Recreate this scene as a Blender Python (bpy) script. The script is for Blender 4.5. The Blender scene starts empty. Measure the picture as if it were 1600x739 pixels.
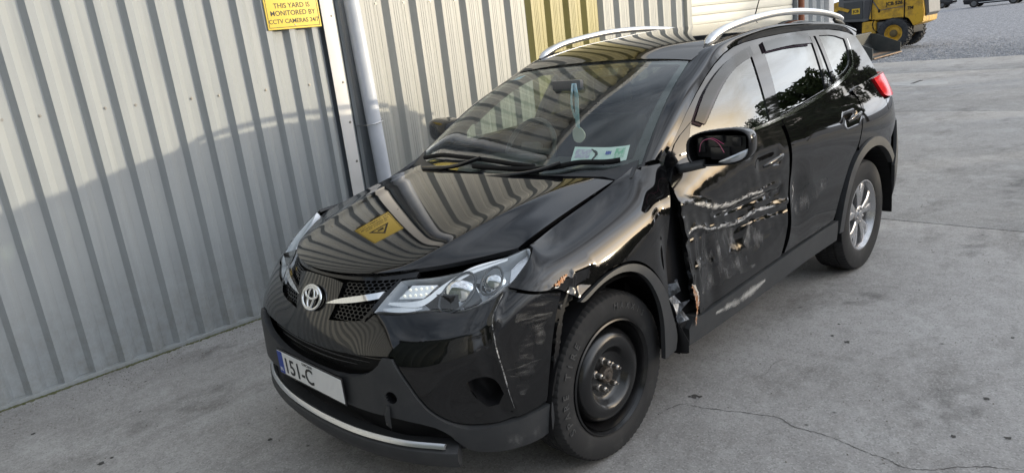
import bpy, bmesh, math, random
import numpy as np
from mathutils import Vector, Matrix, geometry
R=math.radians
random.seed(7); RNG=np.random.default_rng(7)
scn=bpy.context.scene; COL=scn.collection

# ------------------------------------------------------------------ camera
cam=bpy.data.cameras.new('camera'); camo=bpy.data.objects.new('camera',cam); COL.objects.link(camo); scn.camera=camo
CAM=Vector((2.05344,2.52615,1.71219)); YAW,PITCH,ROLL=R(226.822),R(-15.3376),R(-6.7373)
_f=Vector((math.cos(PITCH)*math.cos(YAW),math.cos(PITCH)*math.sin(YAW),math.sin(PITCH)))
_r=Vector((math.sin(YAW),-math.cos(YAW),0)); _u=_r.cross(_f)
_r2=_r*math.cos(ROLL)+_u*math.sin(ROLL); _u2=_u*math.cos(ROLL)-_r*math.sin(ROLL)
M=Matrix.Identity(4)
for i in range(3): M[i][0]=_r2[i]; M[i][1]=_u2[i]; M[i][2]=-_f[i]; M[i][3]=CAM[i]
camo.matrix_world=M
cam.sensor_fit='HORIZONTAL'; cam.sensor_width=36; cam.lens=36*1111.62/1600; cam.clip_end=600; cam.clip_start=.05

# ------------------------------------------------------------------ sky, sun, exposure
SUN_EL=R(7.6); SUN_AZ=math.atan2(1.70,-1.60)            # direction towards the sun, from +x
SUNV=Vector((math.cos(SUN_EL)*math.cos(SUN_AZ),math.cos(SUN_EL)*math.sin(SUN_AZ),math.sin(SUN_EL)))
w=bpy.data.worlds.new('World'); scn.world=w; w.use_nodes=True; nt=w.node_tree; nt.nodes.clear()
def wn(t,**k):
    n=nt.nodes.new(t)
    for a,b in k.items(): setattr(n,a,b)
    return n
wo=wn('ShaderNodeOutputWorld'); bg=wn('ShaderNodeBackground'); sky=wn('ShaderNodeTexSky',sky_type='NISHITA',sun_disc=False)
sky.sun_elevation=SUN_EL; sky.sun_rotation=math.pi/2-SUN_AZ; sky.air_density=1.0; sky.dust_density=7.0; sky.ozone_density=1.5
tc=wn('ShaderNodeTexCoord'); mp=wn('ShaderNodeMapping'); mp.inputs['Scale'].default_value=(1,1,2.6)
nz=wn('ShaderNodeTexNoise'); nz.inputs['Scale'].default_value=2.3; nz.inputs['Detail'].default_value=7; nz.inputs['Roughness'].default_value=.58; nz.inputs['Distortion'].default_value=.5
rp=wn('ShaderNodeValToRGB'); rp.color_ramp.elements[0].position=.28; rp.color_ramp.elements[1].position=.60
cl=wn('ShaderNodeValToRGB'); cl.color_ramp.elements[0].position=.35; cl.color_ramp.elements[0].color=(10.0,10.4,11.0,1); cl.color_ramp.elements[1].position=.75; cl.color_ramp.elements[1].color=(5.7,6.7,8.1,1)
nz2=wn('ShaderNodeTexNoise'); nz2.inputs['Scale'].default_value=3.1; nz2.inputs['Detail'].default_value=6
mx=wn('ShaderNodeMix',data_type='RGBA')
# clouds scatter forward: brighter towards the low sun
dt=wn('ShaderNodeVectorMath',operation='DOT_PRODUCT'); dt.inputs[1].default_value=SUNV; nrmz=wn('ShaderNodeVectorMath',operation='NORMALIZE')
mr1=wn('ShaderNodeMapRange'); mr1.inputs['From Min'].default_value=0; mr1.inputs['From Max'].default_value=1; mr1.inputs['To Min'].default_value=0; mr1.inputs['To Max'].default_value=1
pw1=wn('ShaderNodeMath',operation='POWER'); pw1.inputs[1].default_value=2.2; ma1=wn('ShaderNodeMath',operation='MULTIPLY_ADD'); ma1.inputs[1].default_value=2.1; ma1.inputs[2].default_value=.80
vm1=wn('ShaderNodeVectorMath',operation='SCALE')
L=nt.links.new
L(tc.outputs['Generated'],mp.inputs['Vector']); L(mp.outputs[0],nz.inputs['Vector']); L(mp.outputs[0],nz2.inputs['Vector'])
L(nz.outputs['Fac'],rp.inputs[0]); L(nz2.outputs['Fac'],cl.inputs[0]); L(rp.outputs['Color'],mx.inputs[0]); L(sky.outputs[0],mx.inputs[6]); L(tc.outputs['Generated'],nrmz.inputs[0]); L(nrmz.outputs[0],dt.inputs[0]); L(dt.outputs['Value'],mr1.inputs['Value']); L(mr1.outputs[0],pw1.inputs[0]); L(pw1.outputs[0],ma1.inputs[0]); L(cl.outputs[0],vm1.inputs[0]); L(ma1.outputs[0],vm1.inputs['Scale']); L(vm1.outputs[0],mx.inputs[7])
ad=wn('ShaderNodeMix',data_type='RGBA',blend_type='ADD'); hs=wn('ShaderNodeHueSaturation'); hs.inputs['Saturation'].default_value=.6; L(sky.outputs[0],hs.inputs['Color']); ad.inputs[0].default_value=.9; L(mx.outputs[2],ad.inputs[6]); L(hs.outputs[0],ad.inputs[7]); L(ad.outputs[2],bg.inputs[0]); bg.inputs[1].default_value=.15; L(bg.outputs[0],wo.inputs[0])
sl=bpy.data.lights.new('sun','SUN'); sl.energy=3.5; sl.angle=R(.6); sl.color=(1,.87,.64)
so=bpy.data.objects.new('sun',sl); COL.objects.link(so); so.rotation_euler=SUNV.to_track_quat('Z','Y').to_euler()
vs=scn.view_settings; vs.view_transform='Standard'; vs.look='None'; vs.exposure=-.22; vs.gamma=1
scn.cycles.max_bounces=10; scn.cycles.transparent_max_bounces=24; scn.cycles.glossy_bounces=6
scn.cycles.use_denoising=True; scn.cycles.sample_clamp_indirect=8

# ------------------------------------------------------------------ materials
MATS={}
def mat(name,col=(.5,.5,.5),rough=.5,metal=0.,coat=0.,spec=.5,alpha=1.,emit=None,es=1.,noise=None,bump=None,rvar=0.,trans=0.):
    """noise=(scale,amount,color2[,lo,hi]) blends a second colour in patches; bump=(scale,strength,distance)"""
    if name in MATS: return MATS[name]
    m=bpy.data.materials.new(name); m.use_nodes=True; n=m.node_tree.nodes; l=m.node_tree.links; b=n['Principled BSDF']
    b.inputs['Base Color'].default_value=(*col,1); b.inputs['Roughness'].default_value=rough; b.inputs['Metallic'].default_value=metal
    b.inputs['Coat Weight'].default_value=coat; b.inputs['Coat Roughness'].default_value=.03; b.inputs['Specular IOR Level'].default_value=spec
    b.inputs['Alpha'].default_value=alpha; b.inputs['Transmission Weight'].default_value=trans
    if emit: b.inputs['Emission Color'].default_value=(*emit,1); b.inputs['Emission Strength'].default_value=es
    t=n.new('ShaderNodeTexCoord'); t.name='tc'
    if noise:
        x=n.new('ShaderNodeTexNoise'); x.inputs['Scale'].default_value=noise[0]; x.inputs['Detail'].default_value=8; x.inputs['Roughness'].default_value=.62; x.name='n1'
        l.new(t.outputs['Object'],x.inputs['Vector'])
        r=n.new('ShaderNodeMapRange'); lo,hi=(noise[3],noise[4]) if len(noise)>3 else (.4,.7)
        r.inputs['From Min'].default_value=lo; r.inputs['From Max'].default_value=hi; r.inputs['To Max'].default_value=noise[1]; l.new(x.outputs['Fac'],r.inputs['Value'])
        c=n.new('ShaderNodeMix'); c.data_type='RGBA'; c.inputs[6].default_value=(*col,1); c.inputs[7].default_value=(*noise[2],1); l.new(r.outputs[0],c.inputs[0]); l.new(c.outputs[2],b.inputs['Base Color'])
        c.name='cmix'
        if rvar:
            q=n.new('ShaderNodeMapRange'); q.inputs['From Min'].default_value=.3; q.inputs['From Max'].default_value=.75; q.inputs['To Min'].default_value=rough; q.inputs['To Max'].default_value=rough+rvar
            l.new(x.outputs['Fac'],q.inputs['Value']); l.new(q.outputs[0],b.inputs['Roughness'])
    if bump:
        y=n.new('ShaderNodeTexNoise'); y.inputs['Scale'].default_value=bump[0]; y.inputs['Detail'].default_value=6; l.new(t.outputs['Object'],y.inputs['Vector'])
        u=n.new('ShaderNodeBump'); u.inputs['Strength'].default_value=bump[1]; u.inputs['Distance'].default_value=bump[2]; l.new(y.outputs['Fac'],u.inputs['Height']); l.new(u.outputs[0],b.inputs['Normal'])
    MATS[name]=m; return m
def glass(name,tint,f0=.06,rough=0.,haze=None):
    """thin pane: Schlick mix of a clear tinted sheet and a mirror; film=(colour,amount) paints a pale veil over the pane in place of sky sheen"""
    m=bpy.data.materials.new(name); m.use_nodes=True; n=m.node_tree.nodes; l=m.node_tree.links; n.clear()
    o=n.new('ShaderNodeOutputMaterial'); tr=n.new('ShaderNodeBsdfTransparent'); tr.inputs[0].default_value=(*tint,1)
    gl=n.new('ShaderNodeBsdfGlossy'); gl.inputs['Roughness'].default_value=rough; gl.inputs[0].default_value=(.95,.97,.97,1)
    lw=n.new('ShaderNodeLayerWeight'); lw.inputs[0].default_value=.5
    pw=n.new('ShaderNodeMath'); pw.operation='POWER'; pw.inputs[1].default_value=4.6; l.new(lw.outputs['Facing'],pw.inputs[0])
    mr=n.new('ShaderNodeMapRange'); mr.inputs['To Min'].default_value=f0; mr.inputs['To Max'].default_value=1; l.new(pw.outputs[0],mr.inputs['Value'])
    mi=n.new('ShaderNodeMixShader'); l.new(mr.outputs[0],mi.inputs[0]); l.new(tr.outputs[0],mi.inputs[1]); l.new(gl.outputs[0],mi.inputs[2])
    out=mi
    if haze:
        d=n.new('ShaderNodeBsdfDiffuse'); d.inputs[0].default_value=(*haze[0],1); t=n.new('ShaderNodeTexCoord'); z=n.new('ShaderNodeTexNoise'); z.inputs['Scale'].default_value=6; z.inputs['Detail'].default_value=8
        l.new(t.outputs['Object'],z.inputs['Vector']); k=n.new('ShaderNodeMapRange'); k.inputs['From Min'].default_value=.3; k.inputs['From Max'].default_value=.75; k.inputs['To Max'].default_value=haze[1]; l.new(z.outputs['Fac'],k.inputs['Value'])
        m2=n.new('ShaderNodeMixShader'); l.new(k.outputs[0],m2.inputs[0]); l.new(mi.outputs[0],m2.inputs[1]); l.new(d.outputs[0],m2.inputs[2]); out=m2
    l.new(out.outputs[0],o.inputs[0]); MATS[name]=m; return m
def scuffmat(name,col,scale,lo,hi,rough=.55,stretch=(1,1,1)):
    """paint rubbed off in streaks: opaque where the noise is high, nothing elsewhere"""
    m=mat(name,col,rough); n=m.node_tree.nodes; l=m.node_tree.links; b=n['Principled BSDF']
    t=n['tc']; mp=n.new('ShaderNodeMapping'); mp.inputs['Scale'].default_value=stretch; z=n.new('ShaderNodeTexNoise'); z.inputs['Scale'].default_value=scale; z.inputs['Detail'].default_value=9; z.inputs['Roughness'].default_value=.6
    k=n.new('ShaderNodeMapRange'); k.inputs['From Min'].default_value=lo; k.inputs['From Max'].default_value=hi
    l.new(t.outputs['Object'],mp.inputs[0]); l.new(mp.outputs[0],z.inputs['Vector']); l.new(z.outputs['Fac'],k.inputs['Value'])
    at=n.new('ShaderNodeAttribute'); at.attribute_name='fade'; mu=n.new('ShaderNodeMath'); mu.operation='MULTIPLY'
    l.new(k.outputs[0],mu.inputs[0]); l.new(at.outputs['Fac'],mu.inputs[1]); l.new(mu.outputs[0],b.inputs['Alpha'])
    return m
PAINT=mat('black_paint',(.0035,.0035,.004),.018,spec=.62,noise=(9,.022,(.20,.19,.17),.5,.85),rvar=.03)
PAINT_D=mat('black_paint_scraped',(.0042,.0042,.0046),.035,spec=.6,noise=(14,.05,(.20,.20,.20),.52,.82),rvar=.09,bump=(38,.04,.002))
PLAST=mat('textured_black_plastic',(.036,.0375,.040),.50,spec=.33,noise=(12,.5,(.06,.06,.06)),bump=(420,.15,.001))
DARK=mat('dark_inner_plastic',(.008,.008,.009),.6,spec=.25)
GLOSSB=mat('gloss_black_trim',(.008,.008,.009),.12)
CHROME=mat('chrome',(.82,.83,.84),.07,1.0)
SILVER=mat('silver_rail',(.66,.67,.68),.28,.85,noise=(20,.2,(.5,.5,.5)))
ALLOY=mat('alloy_silver',(.50,.50,.51),.26,.85,noise=(25,.35,(.30,.29,.28),.45,.8))
RUBBER=mat('tyre_rubber',(.024,.024,.0245),.70,spec=.25,noise=(14,.8,(.05,.049,.048),.5,.8),bump=(160,.12,.002))
RUBTXT=mat('tyre_lettering',(.05,.05,.05),.5)
STEELB=mat('black_steel_wheel',(.006,.006,.0065),.20,spec=.6,noise=(10,.12,(.05,.05,.05),.5,.8),rvar=.08)
NUT=mat('wheel_nut_steel',(.45,.44,.42),.3,.9,noise=(60,.7,(.16,.10,.06)))
RUST=mat('rust',(.30,.12,.04),.8,noise=(55,1,(.42,.33,.26),.42,.6),bump=(90,.5,.004))
BENT=mat('bare_bent_metal',(.20,.22,.25),.38,.6,noise=(28,.9,(.02,.02,.022),.40,.60))
WSG=glass('windscreen_glass',(.74,.83,.78),.05,haze=((.55,.58,.60),.08))  # pale haze painted on to lighten the screen like reflected sky
SIDEG=glass('side_window_glass',(.46,.52,.49),.13)
PRIVG=glass('rear_window_glass',(.10,.11,.11),.15)
LENS=glass('clear_lens',(.93,.95,.96),.06)
VISOR=glass('smoked_visor',(.10,.075,.095),.035,.05)
REDL=mat('red_lamp_lens',(.50,.008,.012),.12,spec=.35)
SEAT=mat('dark_seat_cloth',(.055,.055,.058),.85)
DASH=mat('dashboard_plastic',(.040,.040,.042),.55)
WHITE=mat('white_plate',(.80,.80,.79),.35)
BLACKT=mat('black_lettering',(.012,.012,.012),.5)
BLUE=mat('blue_band',(.012,.05,.32),.4)
SCUFF=scuffmat('white_scrape',(.60,.59,.58),26,.36,.60,stretch=(1,1,2.2))
SCUFF2=scuffmat('grey_scuff',(.27,.268,.265),10,.47,.86,stretch=(1.6,1.6,.7))
SCUFF3=scuffmat('streaky_scuff',(.22,.218,.215),7,.47,.95,stretch=(1,1,6))

# ------------------------------------------------------------------ object helpers
def link(o,parent=None):
    COL.objects.link(o)
    if parent is not None: o.parent=parent
    return o
def empty(name,loc=(0,0,0),rz=0.):
    o=bpy.data.objects.new(name,None); o.empty_display_size=.1; COL.objects.link(o); o.location=loc; o.rotation_euler=(0,0,rz); return o
def tag(o,label,cat,group=None):
    o['label']=label; o['category']=cat
    if group: o['group']=group
    return o
def mobj(name,verts,faces,m,parent=None,smooth=False,auto=None):
    me=bpy.data.meshes.new(name); me.from_pydata([tuple(map(float,v)) for v in verts],[],[tuple(map(int,f)) for f in faces]); me.materials.append(m)
    if smooth: me.shade_smooth()
    if auto is not None: me.shade_smooth(); me.set_sharp_from_angle(angle=R(auto))
    return link(bpy.data.objects.new(name,me),parent)
def bmobj(name,bm,m,parent=None,auto=35):
    bmesh.ops.recalc_face_normals(bm,faces=bm.faces[:])
    me=bpy.data.meshes.new(name); bm.to_mesh(me); bm.free(); me.materials.append(m)
    if auto: me.shade_smooth(); me.set_sharp_from_angle(angle=R(auto))
    return link(bpy.data.objects.new(name,me),parent)
def bbox(bm,x0,x1,y0,y1,z0,z1,bev=0.):
    r=bmesh.ops.create_cube(bm,size=1); v=r['verts']
    for q in v: q.co=Vector(((x0+x1)/2+q.co.x*(x1-x0),(y0+y1)/2+q.co.y*(y1-y0),(z0+z1)/2+q.co.z*(z1-z0)))
    if bev: 
        e=list({e for q in v for e in q.link_edges}); bmesh.ops.bevel(bm,geom=e,offset=bev,segments=2,affect='EDGES',profile=.6)
    return v
def box(name,x0,x1,y0,y1,z0,z1,m,parent=None,bev=0.):
    bm=bmesh.new(); bbox(bm,x0,x1,y0,y1,z0,z1,bev); return bmobj(name,bm,m,parent)
def tube_vf(pts,rad,n=10,cap=True,flat=None):
    pts=[Vector(p) for p in pts]; rad=rad if hasattr(rad,'__len__') else [rad]*len(pts); V=[];F=[]
    up=Vector((0,0,1))
    for i,p in enumerate(pts):
        t=(pts[min(i+1,len(pts)-1)]-pts[max(i-1,0)]).normalized()
        a=t.cross(up if abs(t.z)<.95 else Vector((1,0,0))).normalized(); b=a.cross(t).normalized()
        for k in range(n):
            c=2*math.pi*k/n; fx,fy=flat if flat else (1,1)
            V.append(p+a*math.cos(c)*rad[i]*fx+b*math.sin(c)*rad[i]*fy)
    for i in range(len(pts)-1):
        for k in range(n): F.append((i*n+k,i*n+(k+1)%n,(i+1)*n+(k+1)%n,(i+1)*n+k))
    if cap: F.append(tuple(range(n))[::-1]); F.append(tuple((len(pts)-1)*n+k for k in range(n)))
    return V,F
def tube(name,pts,rad,m,parent=None,n=10,flat=None):
    V,F=tube_vf(pts,rad,n,True,flat); o=mobj(name,V,F,m,parent); o.data.shade_smooth(); o.data.set_sharp_from_angle(angle=R(50)); return o
def cr(pts,n=8):
    """Catmull-Rom through points"""
    P=[np.array(p,float) for p in pts]; P=[2*P[0]-P[1]]+P+[2*P[-1]-P[-2]]; out=[]
    for i in range(1,len(P)-2):
        for k in range(n):
            t=k/n; a,b,c,d=P[i-1:i+3]; out.append(.5*(2*b+(c-a)*t+(2*a-5*b+4*c-d)*t*t+(3*b-a-3*c+d)*t**3))
    out.append(P[-2]); return out
def revolve(name,prof,m,parent=None,seg=48,axis='y',loc=(0,0,0),side=1,auto=40,rmod=None):
    """prof: (radius, offset along axis)"""
    V=[];F=[];n=len(prof)
    for k in range(seg):
        a=2*math.pi*k/seg
        for j,(r,o) in enumerate(prof):
            if rmod: r=r+rmod(k,j)
            V.append((loc[0]+r*math.cos(a),loc[1]+side*o,loc[2]+r*math.sin(a)) if axis=='y' else (loc[0]+side*o,loc[1]+r*math.cos(a),loc[2]+r*math.sin(a)) if axis=='x' else (loc[0]+r*math.cos(a),loc[1]+r*math.sin(a),loc[2]+o))
    for k in range(seg):
        for j in range(n-1):
            q=(k*n+j,k*n+j+1,((k+1)%seg)*n+j+1,((k+1)%seg)*n+j); F.append(q if side<0 else q[::-1])
    bm=bmesh.new(); vs_=[bm.verts.new(v) for v in V]
    for f in F: bm.faces.new([vs_[i] for i in f])
    bmesh.ops.remove_doubles(bm,verts=bm.verts[:],dist=1e-5)
    return bmobj(name,bm,m,parent,auto)
def text(name,s,size,m,parent,origin,right,up,depth=.001,align='CENTER',bold=0.):
    cu=bpy.data.curves.new(name,'FONT'); cu.body=s; cu.size=size; cu.align_x=align; cu.align_y='CENTER'; cu.extrude=depth; cu.offset=bold; cu.resolution_u=3
    o=bpy.data.objects.new(name,cu); COL.objects.link(o); bpy.context.view_layer.update()
    me=bpy.data.meshes.new_from_object(o.evaluated_get(bpy.context.evaluated_depsgraph_get())); bpy.data.objects.remove(o); me.materials.clear(); me.materials.append(m)
    r=Vector(right).normalized(); u=Vector(up).normalized(); nn=r.cross(u); X=Matrix.Identity(4)
    for i in range(3): X[i][0]=r[i]; X[i][1]=u[i]; X[i][2]=nn[i]; X[i][3]=origin[i]
    me.transform(X); return link(bpy.data.objects.new(name,me),parent)

# ------------------------------------------------------------------ spline surfaces
_MC={}
def spl_w(t,x):
    t=np.asarray(t,float); x=np.atleast_1d(np.asarray(x,float)); n=len(t); h=np.diff(t); key=t.tobytes()
    if key not in _MC:
        A=np.zeros((n,n)); B=np.zeros((n,n)); A[0,0]=A[-1,-1]=1
        for i in range(1,n-1):
            A[i,i-1]=h[i-1]; A[i,i]=2*(h[i-1]+h[i]); A[i,i+1]=h[i]; B[i,i-1]=6/h[i-1]; B[i,i]=-6/h[i-1]-6/h[i]; B[i,i+1]=6/h[i]
        _MC[key]=np.linalg.solve(A,B)
    Mk=_MC[key]; k=np.clip(np.searchsorted(t,x,side='right')-1,0,n-2); a=(t[k+1]-x)/h[k]; b=1-a; hh=h[k]
    Wt=np.zeros((len(x),n)); ix=np.arange(len(x)); Wt[ix,k]+=a; Wt[ix,k+1]+=b; ok=((x>=t[0])&(x<=t[-1]))[:,None]
    return Wt+((a**3-a)*hh**2/6)[:,None]*Mk[k]*ok+((b**3-b)*hh**2/6)[:,None]*Mk[k+1]*ok
class Surf:
    def __init__(s,ku,kv,P): s.ku=np.array(ku,float); s.kv=np.array(kv,float); s.P=np.array(P,float)
    def __call__(s,u,v): return np.einsum('ni,ijk,nj->nk',spl_w(s.ku,u),s.P,spl_w(s.kv,v))
def field(S,eu,ev,disp=None,off=0.,ref=None):
    """returns f(u,v)->(points, unit normals); disp(P,u,v) is pushed out along the base normal"""
    def base(u,v):
        P=S(u,v); du=S(u+eu,v)-S(u-eu,v); dv=S(u,v+ev)-S(u,v-ev); n=np.cross(du,dv); n/=np.maximum(np.linalg.norm(n,axis=1,keepdims=True),1e-12)
        if ref is not None: n*=np.sign(n@np.array(ref))[:,None]
        return P,n
    def pos(u,v):
        P,n=base(u,v); d=off+(disp(P,u,v) if disp else 0.); return P+n*np.reshape(d,(-1,1)) if np.ndim(d) else P+n*d
    def f(u,v):
        u=np.atleast_1d(np.asarray(u,float)); v=np.atleast_1d(np.asarray(v,float)); P,n0=base(u,v)
        if disp is None: return P+n0*off,n0
        n=np.cross(pos(u+eu,v)-pos(u-eu,v),pos(u,v+ev)-pos(u,v-ev)); n/=np.maximum(np.linalg.norm(n,axis=1,keepdims=True),1e-12)
        n*=np.sign((n*n0).sum(1))[:,None]; return pos(u,v),n
    return f
def inpoly(P,q):
    x,y=P[:,0],P[:,1]; c=np.zeros(len(P),bool); n=len(q)
    for i in range(n):
        x0,y0=q[i]; x1,y1=q[i-1]
        if y0==y1: continue
        c^=((y0>y)!=(y1>y))&(x<(x1-x0)*(y-y0)/(y1-y0)+x0)
    return c
def chaikin(q,it=2,keep=48):
    q=[np.array(p,float) for p in q]
    for _ in range(it):
        o=[]; n=len(q)
        for i in range(n):
            a,b,c=q[i-1],q[i],q[(i+1)%n]; v1=b-a; v2=c-b; l1,l2=np.linalg.norm(v1),np.linalg.norm(v2)
            if l1<1e-9 or l2<1e-9: o.append(b); continue
            ang=math.degrees(math.acos(max(-1,min(1,(v1@v2)/(l1*l2)))))
            if ang>keep: o.append(b)
            else: o+= [b-v1*.25,b+v2*.25]
        q=o
    return np.array(q)
def resample(q,h):
    o=[]; n=len(q)
    for i in range(n):
        a,b=q[i],q[(i+1)%n]; k=max(1,int(np.linalg.norm(b-a)/h))
        o+=[a+(b-a)*t/k for t in range(k)]
    o=np.array(o); keep=[0]
    for i in range(1,len(o)):
        if np.linalg.norm(o[i]-o[keep[-1]])>h*.18: keep.append(i)
    return o[keep]
def shrink(q,g):
    n=len(q); A=.5*sum(q[i-1][0]*q[i][1]-q[i][0]*q[i-1][1] for i in range(n)); s=1 if A>0 else -1; o=[]
    for i in range(n):
        v1=q[i]-q[i-1]; v2=q[(i+1)%n]-q[i]; v1=v1/(np.linalg.norm(v1)+1e-12); v2=v2/(np.linalg.norm(v2)+1e-12)
        n1=np.array([-v1[1],v1[0]])*s; n2=np.array([-v2[1],v2[0]])*s; m=n1+n2; l=np.linalg.norm(m); m=n1 if l<.3 else m/l/max(.5,l/2); o.append(q[i]+m*g)
    return np.array(o)
def panel(name,f,poly,sc,h,m,parent,holes=(),depth=.014,mirror=False,gap=0.,it=2,keep=48,both=False):
    """curved sheet cut to a polygon in surface parameters, with a turned-in edge of the given depth"""
    sc=np.array(sc,float); q=chaikin(np.array(poly,float)*sc,it,keep)
    if gap: q=shrink(q,gap)
    rings=[resample(q,h*.6)]+[resample(chaikin(np.array(x,float)*sc,it,keep),h*.5) for x in holes]
    bp=np.concatenate(rings); lo,hi=bp.min(0),bp.max(0)
    gx=np.arange(lo[0]+h*.5,hi[0],h); gy=np.arange(lo[1]+h*.5,hi[1],h*.87); GX,GY=np.meshgrid(gx,gy); GX=GX+(np.arange(len(gy))%2)[:,None]*h*.5
    gp=np.stack([GX.ravel(),GY.ravel()],1); ok=inpoly(gp,rings[0])
    for r in rings[1:]: ok&=~inpoly(gp,r)
    gp=gp[ok]
    if len(gp):
        dm=np.full(len(gp),9.)
        for i in range(0,len(bp),400): dm=np.minimum(dm,np.sqrt(((gp[:,None]-bp[None,i:i+400])**2).sum(2)).min(1))
        gp=gp[dm>h*.42]
    allp=np.concatenate([bp,gp]); ed=[]; k=0
    for r in rings: ed+=[(k+i,k+(i+1)%len(r)) for i in range(len(r))]; k+=len(r)
    vo,eo,fo,ov,oe,of=geometry.delaunay_2d_cdt([Vector(p) for p in allp],ed,[],0,1e-6)
    vo=np.array([(v.x,v.y) for v in vo]); fo=np.array([t for t in fo if len(t)==3],int)
    c=vo[fo].mean(1); ok=inpoly(c,rings[0])
    for r in rings[1:]: ok&=~inpoly(c,r)
    fo=fo[ok]; P,N=f(vo[:,0]/sc[0],vo[:,1]/sc[1])
    if mirror: P=P*[1,-1,1]; N=N*[1,-1,1]
    tn=np.cross(P[fo[:,1]]-P[fo[:,0]],P[fo[:,2]]-P[fo[:,0]]); fl=(tn*N[fo[:,0]]).sum(1)<0; fo[fl]=fo[fl][:,::-1]
    V=list(P); F=[tuple(t) for t in fo]; LN=[N[i] for t in fo for i in t]; nm=len(F)
    if depth:
        cnt={}
        for t in fo:
            for a,b in ((t[0],t[1]),(t[1],t[2]),(t[2],t[0])): cnt[(a,b)]=1
        be=[e for e in cnt if (e[1],e[0]) not in cnt]; mp_={}
        for a,b in be:
            for i in (a,b):
                if i not in mp_: mp_[i]=len(V); V.append(P[i]-N[i]*depth)
        for a,b in be: F.append((b,a,mp_[a],mp_[b])); LN+=[(0,0,0)]*4
    me=bpy.data.meshes.new(name); me.from_pydata([tuple(map(float,v)) for v in V],[],[tuple(map(int,t)) for t in F]); me.materials.append(m)
    me.polygons.foreach_set('use_smooth',[i<nm for i in range(len(F))]); me.validate(); 
    if len(me.loops)==len(LN): me.normals_split_custom_set([tuple(map(float,x)) for x in LN])
    return link(bpy.data.objects.new(name,me),parent)
def strip(name,f,pts,width,m,parent,off=.0012,n=None,jag=.35,seg=6,mirror=False,cross=3,wsc=(1.,.125)):
    """ribbon that hugs a surface along a line of surface parameters"""
    L_=np.array(cr(pts,seg)); t=np.gradient(L_*np.array(wsc),axis=0); t/=np.linalg.norm(t,axis=1,keepdims=True)+1e-12; nn=np.stack([-t[:,1],t[:,0]],1)/np.array(wsc)
    V=[];F=[];fd=[];k=len(L_); ww=np.array([width*(.35+.65*math.sin(math.pi*min(1,max(0,i/(k-1)))))*(1-jag+jag*2*RNG.random()) for i in range(k)])
    for j in range(cross):
        e=(j/(cross-1)-.5); u=L_+nn*(ww*e)[:,None]; P,N=f(u[:,0],u[:,1]); P=P+N*off
        if mirror: P=P*[1,-1,1]
        V+=list(P); fd+=[1-.75*abs(2*e)]*k
    for j in range(cross-1):
        for i in range(k-1): F.append((j*k+i,j*k+i+1,(j+1)*k+i+1,(j+1)*k+i))
    o=mobj(name,V,F,m,parent,smooth=True); a=o.data.attributes.new('fade','FLOAT','POINT'); a.data.foreach_set('value',fd); return o
def pdist(x,z,line):
    """distance of points to a polyline, and signed side"""
    d=np.full(np.shape(x),9.); s=np.zeros(np.shape(x))
    for (a,b),(c,e) in zip(line[:-1],line[1:]):
        vx,vz=c-a,e-b; l2=vx*vx+vz*vz; t=np.clip(((x-a)*vx+(z-b)*vz)/l2,0,1); dx=x-a-t*vx; dz=z-b-t*vz; dd=np.hypot(dx,dz); k=dd<d; d=np.where(k,dd,d); s=np.where(k,np.sign(vx*dz-vz*dx),s)
    return d,s

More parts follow.
